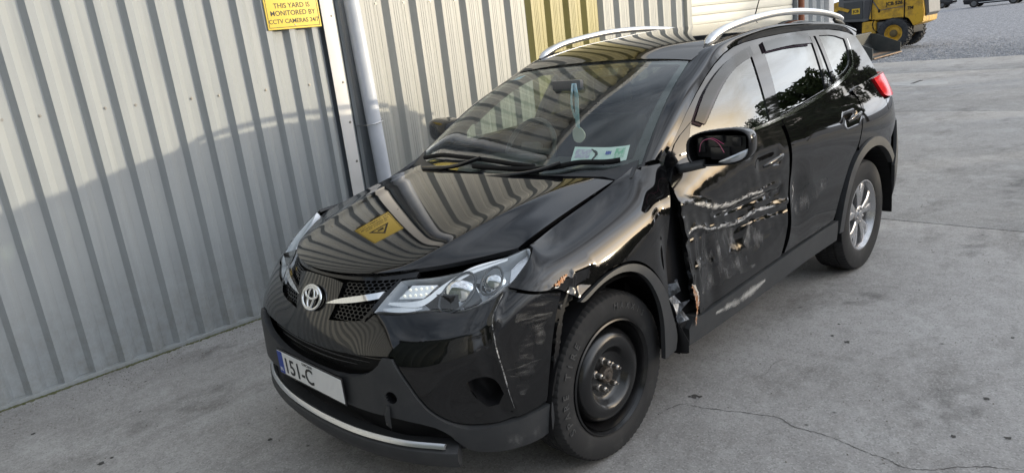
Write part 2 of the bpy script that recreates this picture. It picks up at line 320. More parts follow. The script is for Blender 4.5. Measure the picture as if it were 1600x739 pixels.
# ================================================================== SETTING: ground
def concrete_mat():
    m=mat('yard_concrete',(.27,.265,.262),.82,spec=.3); n=m.node_tree.nodes; l=m.node_tree.links; b=n['Principled BSDF']
    g=n.new('ShaderNodeNewGeometry')
    def nz(s,d=8,r=.6,st=None):
        x=n.new('ShaderNodeTexNoise'); x.inputs['Scale'].default_value=s; x.inputs['Detail'].default_value=d; x.inputs['Roughness'].default_value=r
        if st: mp=n.new('ShaderNodeMapping'); mp.inputs['Scale'].default_value=st; l.new(g.outputs['Position'],mp.inputs[0]); l.new(mp.outputs[0],x.inputs['Vector'])
        else: l.new(g.outputs['Position'],x.inputs['Vector'])
        return x.outputs['Fac']
    def mr(v,a,b_,c=0,d=1):
        x=n.new('ShaderNodeMapRange'); x.inputs['From Min'].default_value=a; x.inputs['From Max'].default_value=b_; x.inputs['To Min'].default_value=c; x.inputs['To Max'].default_value=d; l.new(v,x.inputs['Value']); return x.outputs[0]
    def mixc(f,a,c):
        x=n.new('ShaderNodeMix'); x.data_type='RGBA'; l.new(f,x.inputs[0])
        for s,i in ((a,6),(c,7)):
            if isinstance(s,tuple): x.inputs[i].default_value=(*s,1)
            else: l.new(s,x.inputs[i])
        return x.outputs[2]
    c=mixc(mr(nz(.5,10,.62),.34,.66),(.255,.245,.235),(.36,.350,.340))            # broad mottling
    c=mixc(mr(nz(2.3,10,.72),.50,.70,0,.75),c,(.43,.425,.415))                      # pale worn patches
    c=mixc(mr(nz(1.2,10,.72,(1,1.8,1)),.52,.68,0,.75),c,(.135,.126,.116))           # dark tyre grime and damp
    c=mixc(mr(nz(9,8,.75),.46,.66,0,.42),c,(.17,.165,.158))                         # hand-sized blotches
    c=mixc(mr(nz(9.5,8,.75,(1.3,1,1)),.50,.68,0,.35),c,(.43,.425,.415))
    vg=n.new('ShaderNodeTexVoronoi'); vg.inputs['Scale'].default_value=150; l.new(g.outputs['Position'],vg.inputs['Vector'])
    sp=n.new('ShaderNodeSeparateColor'); l.new(vg.outputs['Color'],sp.inputs[0])
    c=mixc(mr(sp.outputs[0],.0,.34,.40,0),c,(.10,.096,.09))                       # dark grains
    c=mixc(mr(sp.outputs[1],.68,1.0,0,.34),c,(.54,.53,.51))                         # pale grains
    v=n.new('ShaderNodeTexVoronoi'); v.inputs['Scale'].default_value=5.5; l.new(g.outputs['Position'],v.inputs['Vector'])
    c=mixc(mr(v.outputs['Distance'],.02,.07,.85,0),c,(.06,.058,.055))               # scattered drips
    l.new(c,b.inputs['Base Color'])
    bu=n.new('ShaderNodeBump'); bu.inputs['Strength'].default_value=.55; bu.inputs['Distance'].default_value=.004
    ad=n.new('ShaderNodeMath'); ad.operation='MULTIPLY_ADD'; l.new(nz(130,5,.7),ad.inputs[0]); ad.inputs[1].default_value=.7; l.new(nz(18,6,.6),ad.inputs[2]); l.new(ad.outputs[0],bu.inputs['Height']); l.new(bu.outputs[0],b.inputs['Normal'])
    l.new(mr(nz(2.2,7),.3,.7,.72,.9),b.inputs['Roughness'])
    return m
CONC=concrete_mat()
GRAV=mat('gravel_grey',(.13,.135,.15),.9,spec=.2,noise=(7.0,1.,(.40,.41,.44),.40,.62),bump=(9,1.,.08))
n=GRAV.node_tree.nodes; n['n1'].inputs['Detail'].default_value=12; n['n1'].inputs['Roughness'].default_value=.8
JOINT=mat('joint_dirt',(.05,.047,.043),.95)
CRACK=mat('crack_dark',(.055,.052,.049),.95)
MOSS=mat('moss_green',(.075,.085,.025),.95,noise=(30,1.,(.13,.12,.08)),bump=(80,.6,.01))
gr=mobj('gravel_ground',[(-330,-330,-.03),(330,-330,-.03),(330,330,-.03),(-330,330,-.03)],[(0,1,2,3)],GRAV); gr['kind']='structure'
WYAW=-.01914; WY=-2.32335
yard=empty('concrete_yard',(0,0,0),WYAW); yard['kind']='structure'
box('joint_filler',-18.62,9.0,-2.45,8.4,-.029,-.012,JOINT,yard); box('joint_filler',-18.62,-9.71,-13.98,-2.46,-.029,-.012,JOINT,yard)
XB=[9.0,1.98,-3.86,-9.70,-15.54,-18.63]
for a,b in zip(XB[:-1],XB[1:]):
    bm=bmesh.new(); bbox(bm,b+.006,a-.006,-2.46 if a>-9.8+.2 else -14,8.42,-.14,0,.006); bmobj('concrete_slab',bm,CONC,yard)
def ground_ribbon(name,pts,wid,m,parent,z=.0016):
    P=cr(pts,7); V=[];F=[]
    for i,p in enumerate(P):
        t=P[min(i+1,len(P)-1)]-P[max(i-1,0)]; t=t/np.linalg.norm(t); nn=np.array([-t[1],t[0]]); ww=wid*(.25+1.1*RNG.random())*(.35 if i in (0,len(P)-1) else 1); p=p+nn*(RNG.random()-.5)*wid*2.0
        for e in (-.5,.5): V.append((*(p+nn*ww*e),z))
    for i in range(len(P)-1): F.append((2*i,2*i+1,2*i+3,2*i+2))
    return mobj(name,V,F,m,parent)
ground_ribbon('crack',[(-.51,.87),(-.53,.95),(-.59,1.1),(-.62,1.19),(-.63,1.24),(-.60,1.33),(-.61,1.43),(-.60,1.53),(-.58,1.62),(-.58,1.70),(-.56,1.76),(-.59,1.83),(-.67,1.91),(-.74,2.0),(-.78,2.1),(-.9,2.35)],.0036,CRACK,yard)
ground_ribbon('crack',[(-.41,.80),(-.48,.82),(-.52,.85)],.003,CRACK,yard)
ground_ribbon('crack',[(-.92,.98),(-.98,1.0),(-1.08,.98),(-1.17,1.0)],.0025,CRACK,yard)
def blot(name,x,y,r,m,z=.0018,el=1.):
    k=14; V=[(x,y,z)]; ph=RNG.random()*6
    for i in range(k):
        a=2*math.pi*i/k; q=r*(.55+.7*RNG.random()); V.append((x+q*math.cos(a)*el,y+q*math.sin(a),z))
    return mobj(name,V,[(0,i+1,(i+1)%k+1) for i in range(k)],m,yard)
for x,y,r in [(-.59,.84,.017),(-1.55,1.08,.010),(-1.51,1.17,.016),(-1.26,1.86,.014),(-.88,1.84,.012),(-.98,2.0,.012),(-1.71,1.05,.008),(-1.96,1.8,.01),(1.5,-1.09,.016),(1.45,-1.10,.01),(1.66,-1.76,.012),(.88,-.58,.012),(.65,-.35,.009),(-.60,.86,.012),(-.575,.82,.008),(1.2,-1.5,.008),(1.05,-1.9,.008)]:
    blot('oil_spot',x,y,r,CRACK)
GRIME=mat('damp_grime',(.10,.095,.088),.6)
PALE=mat('pale_concrete_patch',(.40,.395,.385),.85,noise=(5,.8,(.28,.275,.27)))
blot('repair_patch',-13.45,-2.3,.75,PALE,.002,.6)
box('drain_slot',-13.95,-13.4,-2.40,-2.33,-.005,.004,CRACK,yard)
STAIN=scuffmat('soaked_stain',(.15,.143,.134),6,.46,.90,rough=.65)
def stain(x,y,rx,ry):
    k=26; V=[(x,y,.0013)]; fd=[1.]
    for q,f_ in ((.6,.75),(1.,0.)):
        for i in range(k):
            a=2*math.pi*i/k; j=q*(.8+.4*RNG.random()); V.append((x+rx*j*math.cos(a),y+ry*j*math.sin(a),.0013)); fd.append(f_)
    F=[(0,1+i,1+(i+1)%k) for i in range(k)]+[(1+i,1+k+i,1+k+(i+1)%k,1+(i+1)%k) for i in range(k)]
    o=mobj('oil_stain',V,F,STAIN,yard); at=o.data.attributes.new('fade','FLOAT','POINT'); at.data.foreach_set('value',fd)
for q in ((-2.15,1.0,.30,.16),(.60,-1.98,.22,.10),(1.05,-1.35,.40,.16),(.45,-.2,.4,.3),(-3.3,1.25,.5,.12),(-5.5,1.2,1.2,.25),(-1.1,1.75,.25,.2),): stain(*q)
# fine grit scattered over the slabs
gv=[];gf=[]
for i in range(1500):
    if i<700: x=RNG.uniform(-1.2,2.2); y=WY+WYAW*x+.05+abs(RNG.normal(0,.22))
    else: x=RNG.uniform(-6,1.9); y=RNG.uniform(-2.2,3.2)
    s_=RNG.uniform(.0015,.0042); a=RNG.uniform(0,6.28); ca,sa=math.cos(a)*s_,math.sin(a)*s_; k=len(gv)
    gv+=[(x+ca*1.5,y+sa*1.5,.001),(x-sa,y+ca,.001),(x-ca,y-sa,.001),(x+sa,y-ca,.001),(x,y,.001+s_*.9)]; gf+=[(k,k+1,k+4),(k+1,k+2,k+4),(k+2,k+3,k+4),(k+3,k,k+4)]
go=mobj('grit',gv,gf,mat('grit_brown',(.20,.18,.15),.9,noise=(3,1,(.08,.07,.06)))); go['kind']='stuff'; go['label']='fine loose grit scattered over the concrete'
# moss along the foot of the wall: uncountable growth
bm=bmesh.new()
for i in range(1500):
    x=RNG.uniform(-1,2.4); d=abs(RNG.normal(0,.011)); y=WY+WYAW*x+.046+d; r=RNG.uniform(.003,.009)*(1 if d<.03 else .6)
    mt=Matrix.Translation((x,y,.001))@Matrix.Diagonal((r*1.6,r,r*.5,1)); bmesh.ops.create_icosphere(bm,subdivisions=1,radius=1,matrix=mt)
mo=bmobj('moss',bm,MOSS); mo['kind']='stuff'; mo['label']='low green moss along the foot of the metal wall'

# ================================================================== SETTING: metal clad shed
shed=tag(empty('metal_shed',(0,WY,0),WYAW),'long shed clad in pale ribbed metal sheets behind the black car','building')
def sheetmat(name,col,col2,dirt=.35):
    m=mat(name,col,.42,spec=.45,noise=(2.2,dirt,col2,.42,.72),bump=(5,.05,.01)); n=m.node_tree.nodes; l=m.node_tree.links
    # runs of dirt down the sheet
    mp=n.new('ShaderNodeMapping'); mp.inputs['Scale'].default_value=(22,22,.9); z=n.new('ShaderNodeTexNoise'); z.inputs['Scale'].default_value=1; z.inputs['Detail'].default_value=5
    l.new(n['tc'].outputs['Object'],mp.inputs[0]); l.new(mp.outputs[0],z.inputs['Vector'])
    k=n.new('ShaderNodeMapRange'); k.inputs['From Min'].default_value=.55; k.inputs['From Max'].default_value=.8; k.inputs['To Max'].default_value=.35; l.new(z.outputs['Fac'],k.inputs['Value'])
    c=n.new('ShaderNodeMix'); c.data_type='RGBA'; l.new(k.outputs[0],c.inputs[0]); l.new(n['cmix'].outputs[2],c.inputs[6]); c.inputs[7].default_value=(*[x*.55 for x in col],1); l.new(c.outputs[2],n['Principled BSDF'].inputs['Base Color'])
    # splashed dirt near the ground
    sx=n.new('ShaderNodeSeparateXYZ'); l.new(n['tc'].outputs['Object'],sx.inputs[0]); zr=n.new('ShaderNodeMapRange'); zr.inputs['From Min'].default_value=.75; zr.inputs['From Max'].default_value=.02; zr.inputs['To Max'].default_value=.62; l.new(sx.outputs[2],zr.inputs['Value'])
    z2=n.new('ShaderNodeTexNoise'); z2.inputs['Scale'].default_value=11; z2.inputs['Detail'].default_value=9; z2.inputs['Roughness'].default_value=.75; l.new(n['tc'].outputs['Object'],z2.inputs['Vector'])
    k2=n.new('ShaderNodeMapRange'); k2.inputs['From Min'].default_value=.40; k2.inputs['From Max'].default_value=.72; l.new(z2.outputs['Fac'],k2.inputs['Value'])
    mm=n.new('ShaderNodeMath'); mm.operation='MULTIPLY'; l.new(zr.outputs[0],mm.inputs[0]); l.new(k2.outputs[0],mm.inputs[1])
    c2=n.new('ShaderNodeMix'); c2.data_type='RGBA'; l.new(mm.outputs[0],c2.inputs[0]); l.new(c.outputs[2],c2.inputs[6]); c2.inputs[7].default_value=(.16,.15,.12,1); l.new(c2.outputs[2],n['Principled BSDF'].inputs['Base Color'])
    return m
SHEET=sheetmat('cladding_goosewing',(.315,.335,.345),(.26,.28,.295))
SHEET2=sheetmat('cladding_cream',(.375,.378,.355),(.31,.315,.30))
YELL=sheetmat('cladding_yellow',(.33,.285,.105),(.21,.185,.065),.9)
TRIMW=mat('white_flashing',(.70,.69,.68),.4,noise=(4,.4,(.58,.57,.55)))
GREYF=mat('grey_flashing',(.20,.22,.24),.5)
PVC=mat('grey_pvc_pipe',(.55,.58,.64),.35,noise=(7,.5,(.42,.45,.50)))
SLATM=mat('cream_slat',(.66,.64,.56),.45,noise=(3,.3,(.56,.54,.47)))
SCREWM=mat('screw_steel',(.30,.29,.27),.4,.7)
H_WALL=4.25
def sheet(name,x_hi,periods,p,prof,m,y0=0.):
    """one trapezoidal sheet running towards -x from x_hi; prof: (fraction, height)"""
    xs=[];ys=[]
    for k in range(periods):
        for fr,hh in prof: xs.append(x_hi-p*(k+fr)); ys.append(y0+hh)
    xs.append(x_hi-p*periods); ys.append(y0+prof[0][1])
    zs=[.028,1.3,2.6,3.9,H_WALL]; V=[];F=[]
    for z in zs:
        for x,y in zip(xs,ys): V.append((x,y+.0025*math.sin(x*9+z*2.1),z))
    k=len(xs)
    for j in range(len(zs)-1):
        for i in range(k-1): F.append((j*k+i,j*k+i+1,(j+1)*k+i+1,(j+1)*k+i)[::-1])
    o=mobj(name,V,F,m,shed); sm=o.modifiers.new('thick','SOLIDIFY'); sm.thickness=.0012; sm.offset=-1; return o
h1=.040; PR1=[(0,0),(.175,h1),(.405,h1),(.655,0)]
h2=.044; mg=.0022
PR2=[(0,0),(.145,h2),(.285,h2),(.295,h2-mg),(.305,h2),(.365,h2),(.375,h2-mg),(.385,h2),(.445,h2),(.455,h2-mg),(.465,h2),(.56,h2),(.74,0),(.80,0),(.81,mg),(.82,0)]
P1=.1715; X1=1.032+P1*42
for k in range(7): sheet('cladding_sheet',X1-P1*6*k,6,P1,PR1,SHEET,-.0006*(k%2))
sheet('cladding_sheet',X1-P1*42,10,P1,PR1,SHEET,-.0006)
sheet('cladding_sheet',X1-P1*52,1,P1*.7,[(0,0),(.17,0),(.30,h1),(.58,h1),(.94,0)],SHEET,-.001)
P2=.262; xr=-1.114
sheet('cladding_sheet',xr,4,P2,PR2,SHEET2); sheet('cladding_sheet',xr-4*P2,3,P2,PR2,SHEET2,-.0008)
xa=xr-7*P2
sheet('yellow_sheet',xa,4,P2,PR2,YELL,-.0004); sheet('cladding_sheet',xa-4*P2,6,P2,PR2,SHEET2); xe=xa-10*P2
box('sheet_backing',-1.20,-.80,-.075,-.07,0,H_WALL,GREYF,shed)
# flashing, channel, foot strip
box('corner_trim',-.915,-.812,.046,.052,.02,H_WALL,TRIMW,shed,.002)
box('corner_return',-.925,-.916,-.07,.049,.02,H_WALL,GREYF,shed)
box('channel_rib',-1.02,-.985,-.07,-.03,.02,H_WALL,SHEET,shed,.006)
bm=bmesh.new(); bbox(bm,-.80,8.2,.0,.047,0,.027,.003); bmobj('foot_flashing',bm,SHEET,shed)
box('foot_flashing',xe,-.93,.0,.047,0,.027,SHEET2,shed,.003)
box('eaves_gutter',-9.6,8.2,.02,.16,H_WALL-.02,H_WALL+.10,TRIMW,shed,.02)
box('roof_edge',-9.6,8.2,-3.5,.02,H_WALL+.02,H_WALL+.06,GREYF,shed)
# roller door: slats are pieces of their own
xd0,xd1=xe-.10,-8.40
door=box('roller_door',xd1,xd0,-.06,-.045,0,H_WALL-.8,GREYF,shed)
sv=[];sf=[]
prof=[(0,0),(.006,.010),(.03,.014),(.075,.014),(.100,.010),(.106,0)]
for x in (xd1+.01,xd0-.01):
    for a,b in prof: sv.append((x,-.044+b,a))
kk=len(prof)
for i in range(kk-1): sf.append((i,i+1,kk+i+1,kk+i))
sme=bpy.data.meshes.new('slat'); sme.from_pydata(sv,[],sf); sme.materials.append(SLATM); sme.validate()
bmx=bmesh.new(); bmx.from_mesh(sme); bmesh.ops.recalc_face_normals(bmx,faces=bmx.faces[:]); bmx.to_mesh(sme); bmx.free()
for i in range(31):
    o=bpy.data.objects.new('slat',sme); link(o,door); o.location=(0,0,.01+i*.108)
box('door_jamb',xd0,xe+.0,-.05,.045,0,H_WALL,SHEET2,shed,.004)
RPAINT=mat('red_oxide_pipe',(.22,.07,.03),.5)
tube('rust_red_pipe',[(-8.52,.03,0),(-8.52,.03,3.0),(-8.52,.03,H_WALL-.03)],.05,RPAINT,shed,12)
box('door_jamb',-8.44,-8.41,-.05,.03,0,H_WALL,GREYF,shed,.004)
sheet('cladding_sheet',-8.60,3,P2,PR2,SHEET,-.01)
box('end_post',-9.58,-9.40,-.05,.06,0,H_WALL,TRIMW,shed,.01)
box('gable_wall',-9.56,-9.42,-12,-.052,0,H_WALL,SHEET2,shed)
# fixing screws
sc_me=None
def screw(x,z,y):
    global sc_me
    if sc_me is None:
        b=bmesh.new(); bmesh.ops.create_cone(b,cap_ends=True,segments=10,radius1=.010,radius2=.009,depth=.003,matrix=Matrix.Rotation(R(-90),4,'X')); bmesh.ops.create_cone(b,cap_ends=True,segments=6,radius1=.0055,radius2=.005,depth=.006,matrix=Matrix.Translation((0,.004,0))@Matrix.Rotation(R(-90),4,'X'))
        sc_me=bpy.data.meshes.new('screw'); b.to_mesh(sc_me); b.free(); sc_me.materials.append(SCREWM)
    o=bpy.data.objects.new('screw',sc_me); link(o,shed); o.location=(x,y,z)
for i,x in enumerate([1.60,1.262,1.077,.732,.559,.214,.034,-.30,-.64]): screw(x,1.612-.006*i,.003)
for k in range(8): screw(-1.31-P2*k+.02,2.095-.004*k,h2+.002)
for z in (2.03,.95,1.25,.62,1.55): screw(-.862-.03,z,.054)
for z in (2.0,1.05,1.32): screw(-1.03,z,-.068)
for i in range(14): screw(1.65-P1*i*1.0,.038,.02)
# downpipe against the wall
dp=tag(empty('downpipe',(0,WY,0),WYAW),'pale grey round rainwater pipe on the shed wall beside the white trim','pipe')
tube('pipe',[(-1.115,.085,.02),(-1.09,.085,.88),(-1.055,.085,2.14),(-1.0,.085,H_WALL-.03)],.058,PVC,dp,24)
st=cr([(-.985,-.02,1.205),(-1.0,.10,1.208),(-1.03,.145,1.212),(-1.08,.150,1.218),(-1.13,.135,1.223),(-1.16,.07,1.228),(-1.175,.03,1.23)],5)
tube('strap',st,.0045,mat('galvanised_wire',(.5,.5,.5),.35,.8),dp,6)
# yellow notice
SIGN=mat('sign_yellow',(.80,.60,.10),.45,noise=(6,.25,(.72,.52,.08)))
sg=tag(empty('notice_board',(0,WY,0),WYAW),'yellow CCTV warning notice with black lettering fixed to the ribbed wall','sign')
sx0,sx1,sz0,sz1=-.795,-.383,1.962,2.55; sy=.048
box('board',sx0,sx1,sy,sy+.006,sz0,sz1,SIGN,sg,.0015)
def sbar(x0,x1,z0,z1): box('border_line',x0,x1,sy+.0062,sy+.0072,z0,z1,BLACKT,sg)
sbar(sx0+.010,sx1-.010,sz0+.012,sz0+.0155); sbar(sx0+.010,sx1-.010,sz1-.0155,sz1-.012); sbar(sx0+.010,sx0+.0135,sz0+.016,sz1-.016); sbar(sx1-.0135,sx1-.010,sz0+.016,sz1-.016)
smid=(sx0+sx1)/2
for s,z,sz in (('THIS YARD IS',2.118,.047),('MONITORED BY',2.068,.047),('CCTV CAMERAS 24/7',2.014,.0415)): text('lettering',s,sz,BLACKT,sg,(smid,sy+.0066,z),(-1,0,0),(0,0,1),.0006,bold=.0004)
tri=[(smid-.13,2.20),(smid+.13,2.20),(smid,2.43)]; ti=[(smid-.085,2.225),(smid+.085,2.225),(smid,2.375)]
V=[(x,sy+.0068,z) for x,z in tri+ti]; mobj('warning_triangle',V,[(0,1,4,3),(1,2,5,4),(2,0,3,5)],BLACKT,sg)
mobj('camera_symbol',[(x,sy+.0068,z) for x,z in ((smid-.045,2.245),(smid+.03,2.25),(smid+.045,2.285),(smid-.03,2.30))],[(0,1,2,3)],BLACKT,sg)
screw2=revolve('fixing',[(.006,0),(.005,.003),(0,.004)],SCREWM,sg,10,'y',(smid,sy+.006,sz0+.026))

# out-of-view shed added ahead of the car so the wall ribs turn dark
GREENS=mat('dark_green_cladding',(.022,.034,.028),.5,noise=(2,.4,(.03,.045,.038)))
ns=tag(empty('added_green_shed',(7.8,0,0)),'unseen dark green shed added ahead of the black car to shade the wall ribs','building')
for k in range(14): box('cladding_sheet',0,.12,-2.3+k*1.0,-2.3+k*1.0+.99,0,6.4,GREENS,ns,.01)
box('roof_edge',-.15,6,-2.6,12.2,6.4,6.6,GREYF,ns,.02); box('end_wall',.13,6,11.55,11.7,0,6.4,GREENS,ns); box('door_leaf',-.05,0.0,3,6.5,0,4.2,GREYF,ns,.01)

# ================================================================== CAR SURFACES (x forward from the front axle, y left, z up)
def colx(x,prof): return [(x,y,z) for y,z in prof]
def coly(y,prof): return [(x,y,z) for x,z in prof]
COLS=[
 coly(0,[(.80,.22),(.855,.34),(.865,.46),(.862,.58),(.845,.70),(.802,.81),(.757,.905)]),
 coly(.25,[(.795,.22),(.85,.34),(.858,.46),(.853,.58),(.83,.70),(.775,.81),(.715,.905)]),
 coly(.48,[(.76,.22),(.815,.34),(.825,.46),(.82,.58),(.795,.70),(.69,.82),(.578,.925)]),
 [(.65,.65,.225),(.71,.66,.345),(.725,.665,.465),(.722,.665,.59),(.695,.665,.715),(.58,.655,.84),(.44,.605,.952)],
 [(.53,.765,.23),(.58,.785,.35),(.592,.79,.47),(.592,.792,.60),(.57,.795,.735),(.475,.785,.865),(.365,.70,.968)],
 [(.40,.84,.24),(.42,.86,.36),(.425,.868,.485),(.425,.87,.61),(.415,.866,.75),(.375,.845,.88),(.315,.752,.985)],
 colx(.15,[(.895,.25),(.905,.37),(.91,.50),(.908,.64),(.895,.79),(.84,.93),(.722,1.005)]),
 colx(-.15,[(.90,.25),(.908,.37),(.912,.50),(.91,.64),(.897,.79),(.852,.96),(.722,1.07)]),
 colx(-.42,[(.865,.26),(.885,.38),(.892,.51),(.892,.65),(.882,.80),(.865,.97),(.755,1.13)]),
 colx(-.85,[(.865,.26),(.885,.38),(.895,.51),(.892,.65),(.880,.80),(.878,.97),(.835,1.125)]),
 colx(-1.4,[(.865,.26),(.885,.38),(.896,.51),(.894,.65),(.882,.80),(.884,.98),(.848,1.145)]),
 colx(-2.0,[(.865,.27),(.885,.39),(.895,.52),(.894,.66),(.884,.81),(.884,.99),(.84,1.165)]),
 colx(-2.45,[(.885,.28),(.90,.40),(.905,.53),(.905,.67),(.898,.82),(.888,1.00),(.83,1.178)]),
 colx(-2.85,[(.885,.28),(.90,.40),(.905,.53),(.905,.67),(.898,.82),(.880,1.01),(.81,1.19)]),
 colx(-3.2,[(.83,.30),(.86,.42),(.87,.55),(.87,.68),(.86,.83),(.84,1.02),(.765,1.20)]),
 [(-3.48,.66,.32),(-3.52,.70,.44),(-3.53,.71,.56),(-3.53,.71,.69),(-3.49,.71,.84),(-3.44,.69,1.03),(-3.38,.63,1.21)],
 [(-3.56,.30,.32),(-3.62,.32,.44),(-3.63,.32,.56),(-3.63,.32,.69),(-3.60,.32,.84),(-3.54,.32,1.03),(-3.46,.30,1.22)],
 [(-3.58,0,.32),(-3.64,0,.44),(-3.65,0,.56),(-3.65,0,.69),(-3.62,0,.84),(-3.56,0,1.03),(-3.48,0,1.22)],
]
def mir(c): return [(x,-y,z) for x,y,z in c]
_cc=[mir(c) for c in COLS[1:9][::-1]]+COLS+[mir(COLS[-2])]
_pm=np.array(_cc)[:,3]; _ku=np.concatenate([[0],np.cumsum(np.linalg.norm(np.diff(_pm,axis=0),axis=1))]); _ku-=_ku[8]
W=Surf(_ku,range(7),_cc); S_BACK=_ku[-2]
_yh=np.array([0,.2,.38,.5,.6,.66,.70]); _po=lambda v,d: np.linalg.lstsq(np.stack([_yh**k for k in d],1),np.array(v),rcond=None)[0]
_hc={n:_po(v,(0,2,4,6)) for n,v in dict(fx=[.752,.722,.64,.545,.43,.365,.315],fz=[.925,.925,.935,.947,.957,.966,.976],rx=[-.165,-.175,-.205,-.235,-.265,-.29,-.325],rz=[1.122,1.121,1.119,1.116,1.113,1.110,1.106]).items()}
def HOOD(y,w_):
    y=np.asarray(y,float); w_=np.asarray(w_,float); e_=lambda n: sum(c*y**k for c,k in zip(_hc[n],(0,2,4,6)))
    k=y/.70; e=.60+.22*k**2; o=.03; ww=np.maximum(w_,-.02); g=((ww+o)**e-o**e)/((1+o)**e-o**e); fx,fz,rx,rz=e_('fx'),e_('fz'),e_('rx'),e_('rz')
    yy=np.abs(y); br=.009*np.exp(-((yy-(.42+.12*w_))/.062)**2)*np.sin(np.pi*np.clip(w_*.9+.08,0,1))
    return np.stack([fx+(rx-fx)*w_,y,fz+(rz-fz)*g+br],1)
def ws_lattice():
    us=[0,.35,.7,.9,1.0]; base=[(-.175,0,1.09),(-.19,.27,1.092),(-.255,.54,1.103),(-.335,.69,1.123),(-.42,.765,1.15)]
    top=[(-1.115,0,1.54),(-1.115,.205,1.539),(-1.11,.41,1.531),(-1.105,.53,1.522),(-1.10,.588,1.514)]; vs_=[0,.33,.66,1.0]; P=[]
    for b,t in zip(base,top):
        b=np.array(b); t=np.array(t); n=np.array([.38,0,.92]); P.append([b+(t-b)*v+n*.030*4*v*(1-v) for v in vs_])
    P=np.array(P); m=P[1:][::-1].copy(); m[:,:,1]*=-1
    return Surf([-u for u in us[1:][::-1]]+us,vs_,np.concatenate([m,P]))
WS=ws_lattice()
def Gy(x,z):
    x=np.asarray(x,float); z=np.asarray(z,float); d=z-1.145
    return .845-.36*d-.33*np.clip(d,0,None)**2-.0585*np.clip(-(x+2.0),0,None)**1.8-.085*(np.clip(x+1.35,0,None)/.93)**2
def G(x,z): return np.stack([x,Gy(x,z),z],1)
def roof_lattice():
    xs=[-1.10,-1.25,-1.6,-2.1,-2.6,-3.0,-3.3]; zc=[1.545,1.60,1.65,1.668,1.648,1.605,1.56]; ze=[1.518,1.566,1.612,1.622,1.597,1.552,1.505]; ye=[.592,.602,.62,.625,.615,.598,.57]; fr=[0,.4,.75,.92,1.0]; P=[]
    for f in fr: P.append([(x,f*y,c+(e-c)*f**2.6) for x,c,e,y in zip(xs,zc,ze,ye)])
    P=np.array(P); m=P[1:][::-1].copy(); m[:,:,1]*=-1
    return Surf([-f for f in fr[1:][::-1]]+fr,[-x for x in xs],np.concatenate([m,P]))
ROOF=roof_lattice()
WSC=(1.,.125)
_vv=np.linspace(-.2,6.4,200)
def sv(x,z):
    """surface parameters of the lower body side at a given x, z"""
    s=1.4893-x; zz=W(np.full(200,s),_vv)[:,2]; return (s,float(np.interp(z,zz,_vv)))
def svs(pts): return [sv(x,z) for x,z in pts]
def Wf(disp=None,off=0.): return field(W,.002,.012,disp,off)
def arc(cx,cz,r,a0,a1,n): return [(cx+r*math.cos(R(a0+(a1-a0)*i/n)),cz+r*math.sin(R(a0+(a1-a0)*i/n))) for i in range(n+1)]

# damage: pushed-in and creased metal on the left side
def vnoise(x,z,k,seed):
    r=np.random.default_rng(seed); o=np.zeros(np.shape(x))
    for _ in range(7):
        a=r.uniform(0,6.28); f=k*r.uniform(.6,1.7); o=o+np.sin((x*math.cos(a)+z*math.sin(a))*f+r.uniform(0,6.28))
    return o/7
L1=[(-.50,.95),(-.59,.937),(-.66,.92),(-.79,.876),(-.95,.853),(-1.09,.859),(-1.23,.851),(-1.4,.84)]
L4=[(-.50,.80),(-.61,.828),(-.70,.795),(-.74,.781),(-.88,.763),(-1.01,.743),(-1.16,.761),(-1.36,.74),(-1.5,.73)]
L3=[(-.80,.84),(-.86,.832),(-.99,.814),(-1.09,.811),(-1.33,.813)]
def door_disp(P,u,v):
    x,z=P[:,0],P[:,2]; d=-.040*np.exp(-((x+.98)/.36)**2-((z-.68)/.16)**2)
    for L_,A,wd in ((L1,.009,.020),(L4,.010,.018),(L3,-.004,.014)):
        dd,s=pdist(x,z,L_); d=d+A*np.exp(-(dd/wd)**2)-A*.8*np.exp(-((dd-wd*1.7)/wd)**2)*(s>0)
    env=np.exp(-((z-.74)/.24)**4); d=d+env*.0085*vnoise(x,z,17,3)+env*.0028*vnoise(x,z,48,5)
    tri=lambda q: np.abs((q%1.)*2-1)-.5
    fo=tri(z*6.5+.35*np.sin(x*4.1)+.22*np.sin(x*9.7+1.3)); fo2=tri(x*3.4+z*2.3+.3*np.sin(z*11))
    d=d+env*np.exp(-((x+1.0)/.5)**4)*(.0050*fo+.0035*fo2)
    d=d+.022*np.exp(-((x+.50)/.055)**2)*np.clip((1.02-z)/.3,0,1)
    d=d-.012*np.exp(-((x+.72)/.05)**2-((z-.60)/.2)**2)+.010*np.exp(-((x+.60)/.03)**2-((z-.66)/.18)**2)
    dd,s=pdist(x,z,[(-.52,.62),(-.66,.66),(-.70,.80)]); d=d+.006*np.exp(-(dd/.02)**2)
    h_,_=pdist(x,z,[(-1.22,.985),(-1.40,.99)]); d=d-.010*np.exp(-(h_/.038)**2)
    return d
def rdoor_disp(P,u,v):
    x,z=P[:,0],P[:,2]; h_,_=pdist(x,z,[(-2.30,1.035),(-2.44,1.04)]); d=-.008*np.exp(-(h_/.035)**2)
    return d-.016*np.exp(-((x+1.62)/.10)**2-((z-.72)/.18)**2)+.0040*vnoise(x,z,20,9)*np.exp(-((x+1.7)/.28)**2)*np.exp(-((z-.74)/.2)**2)
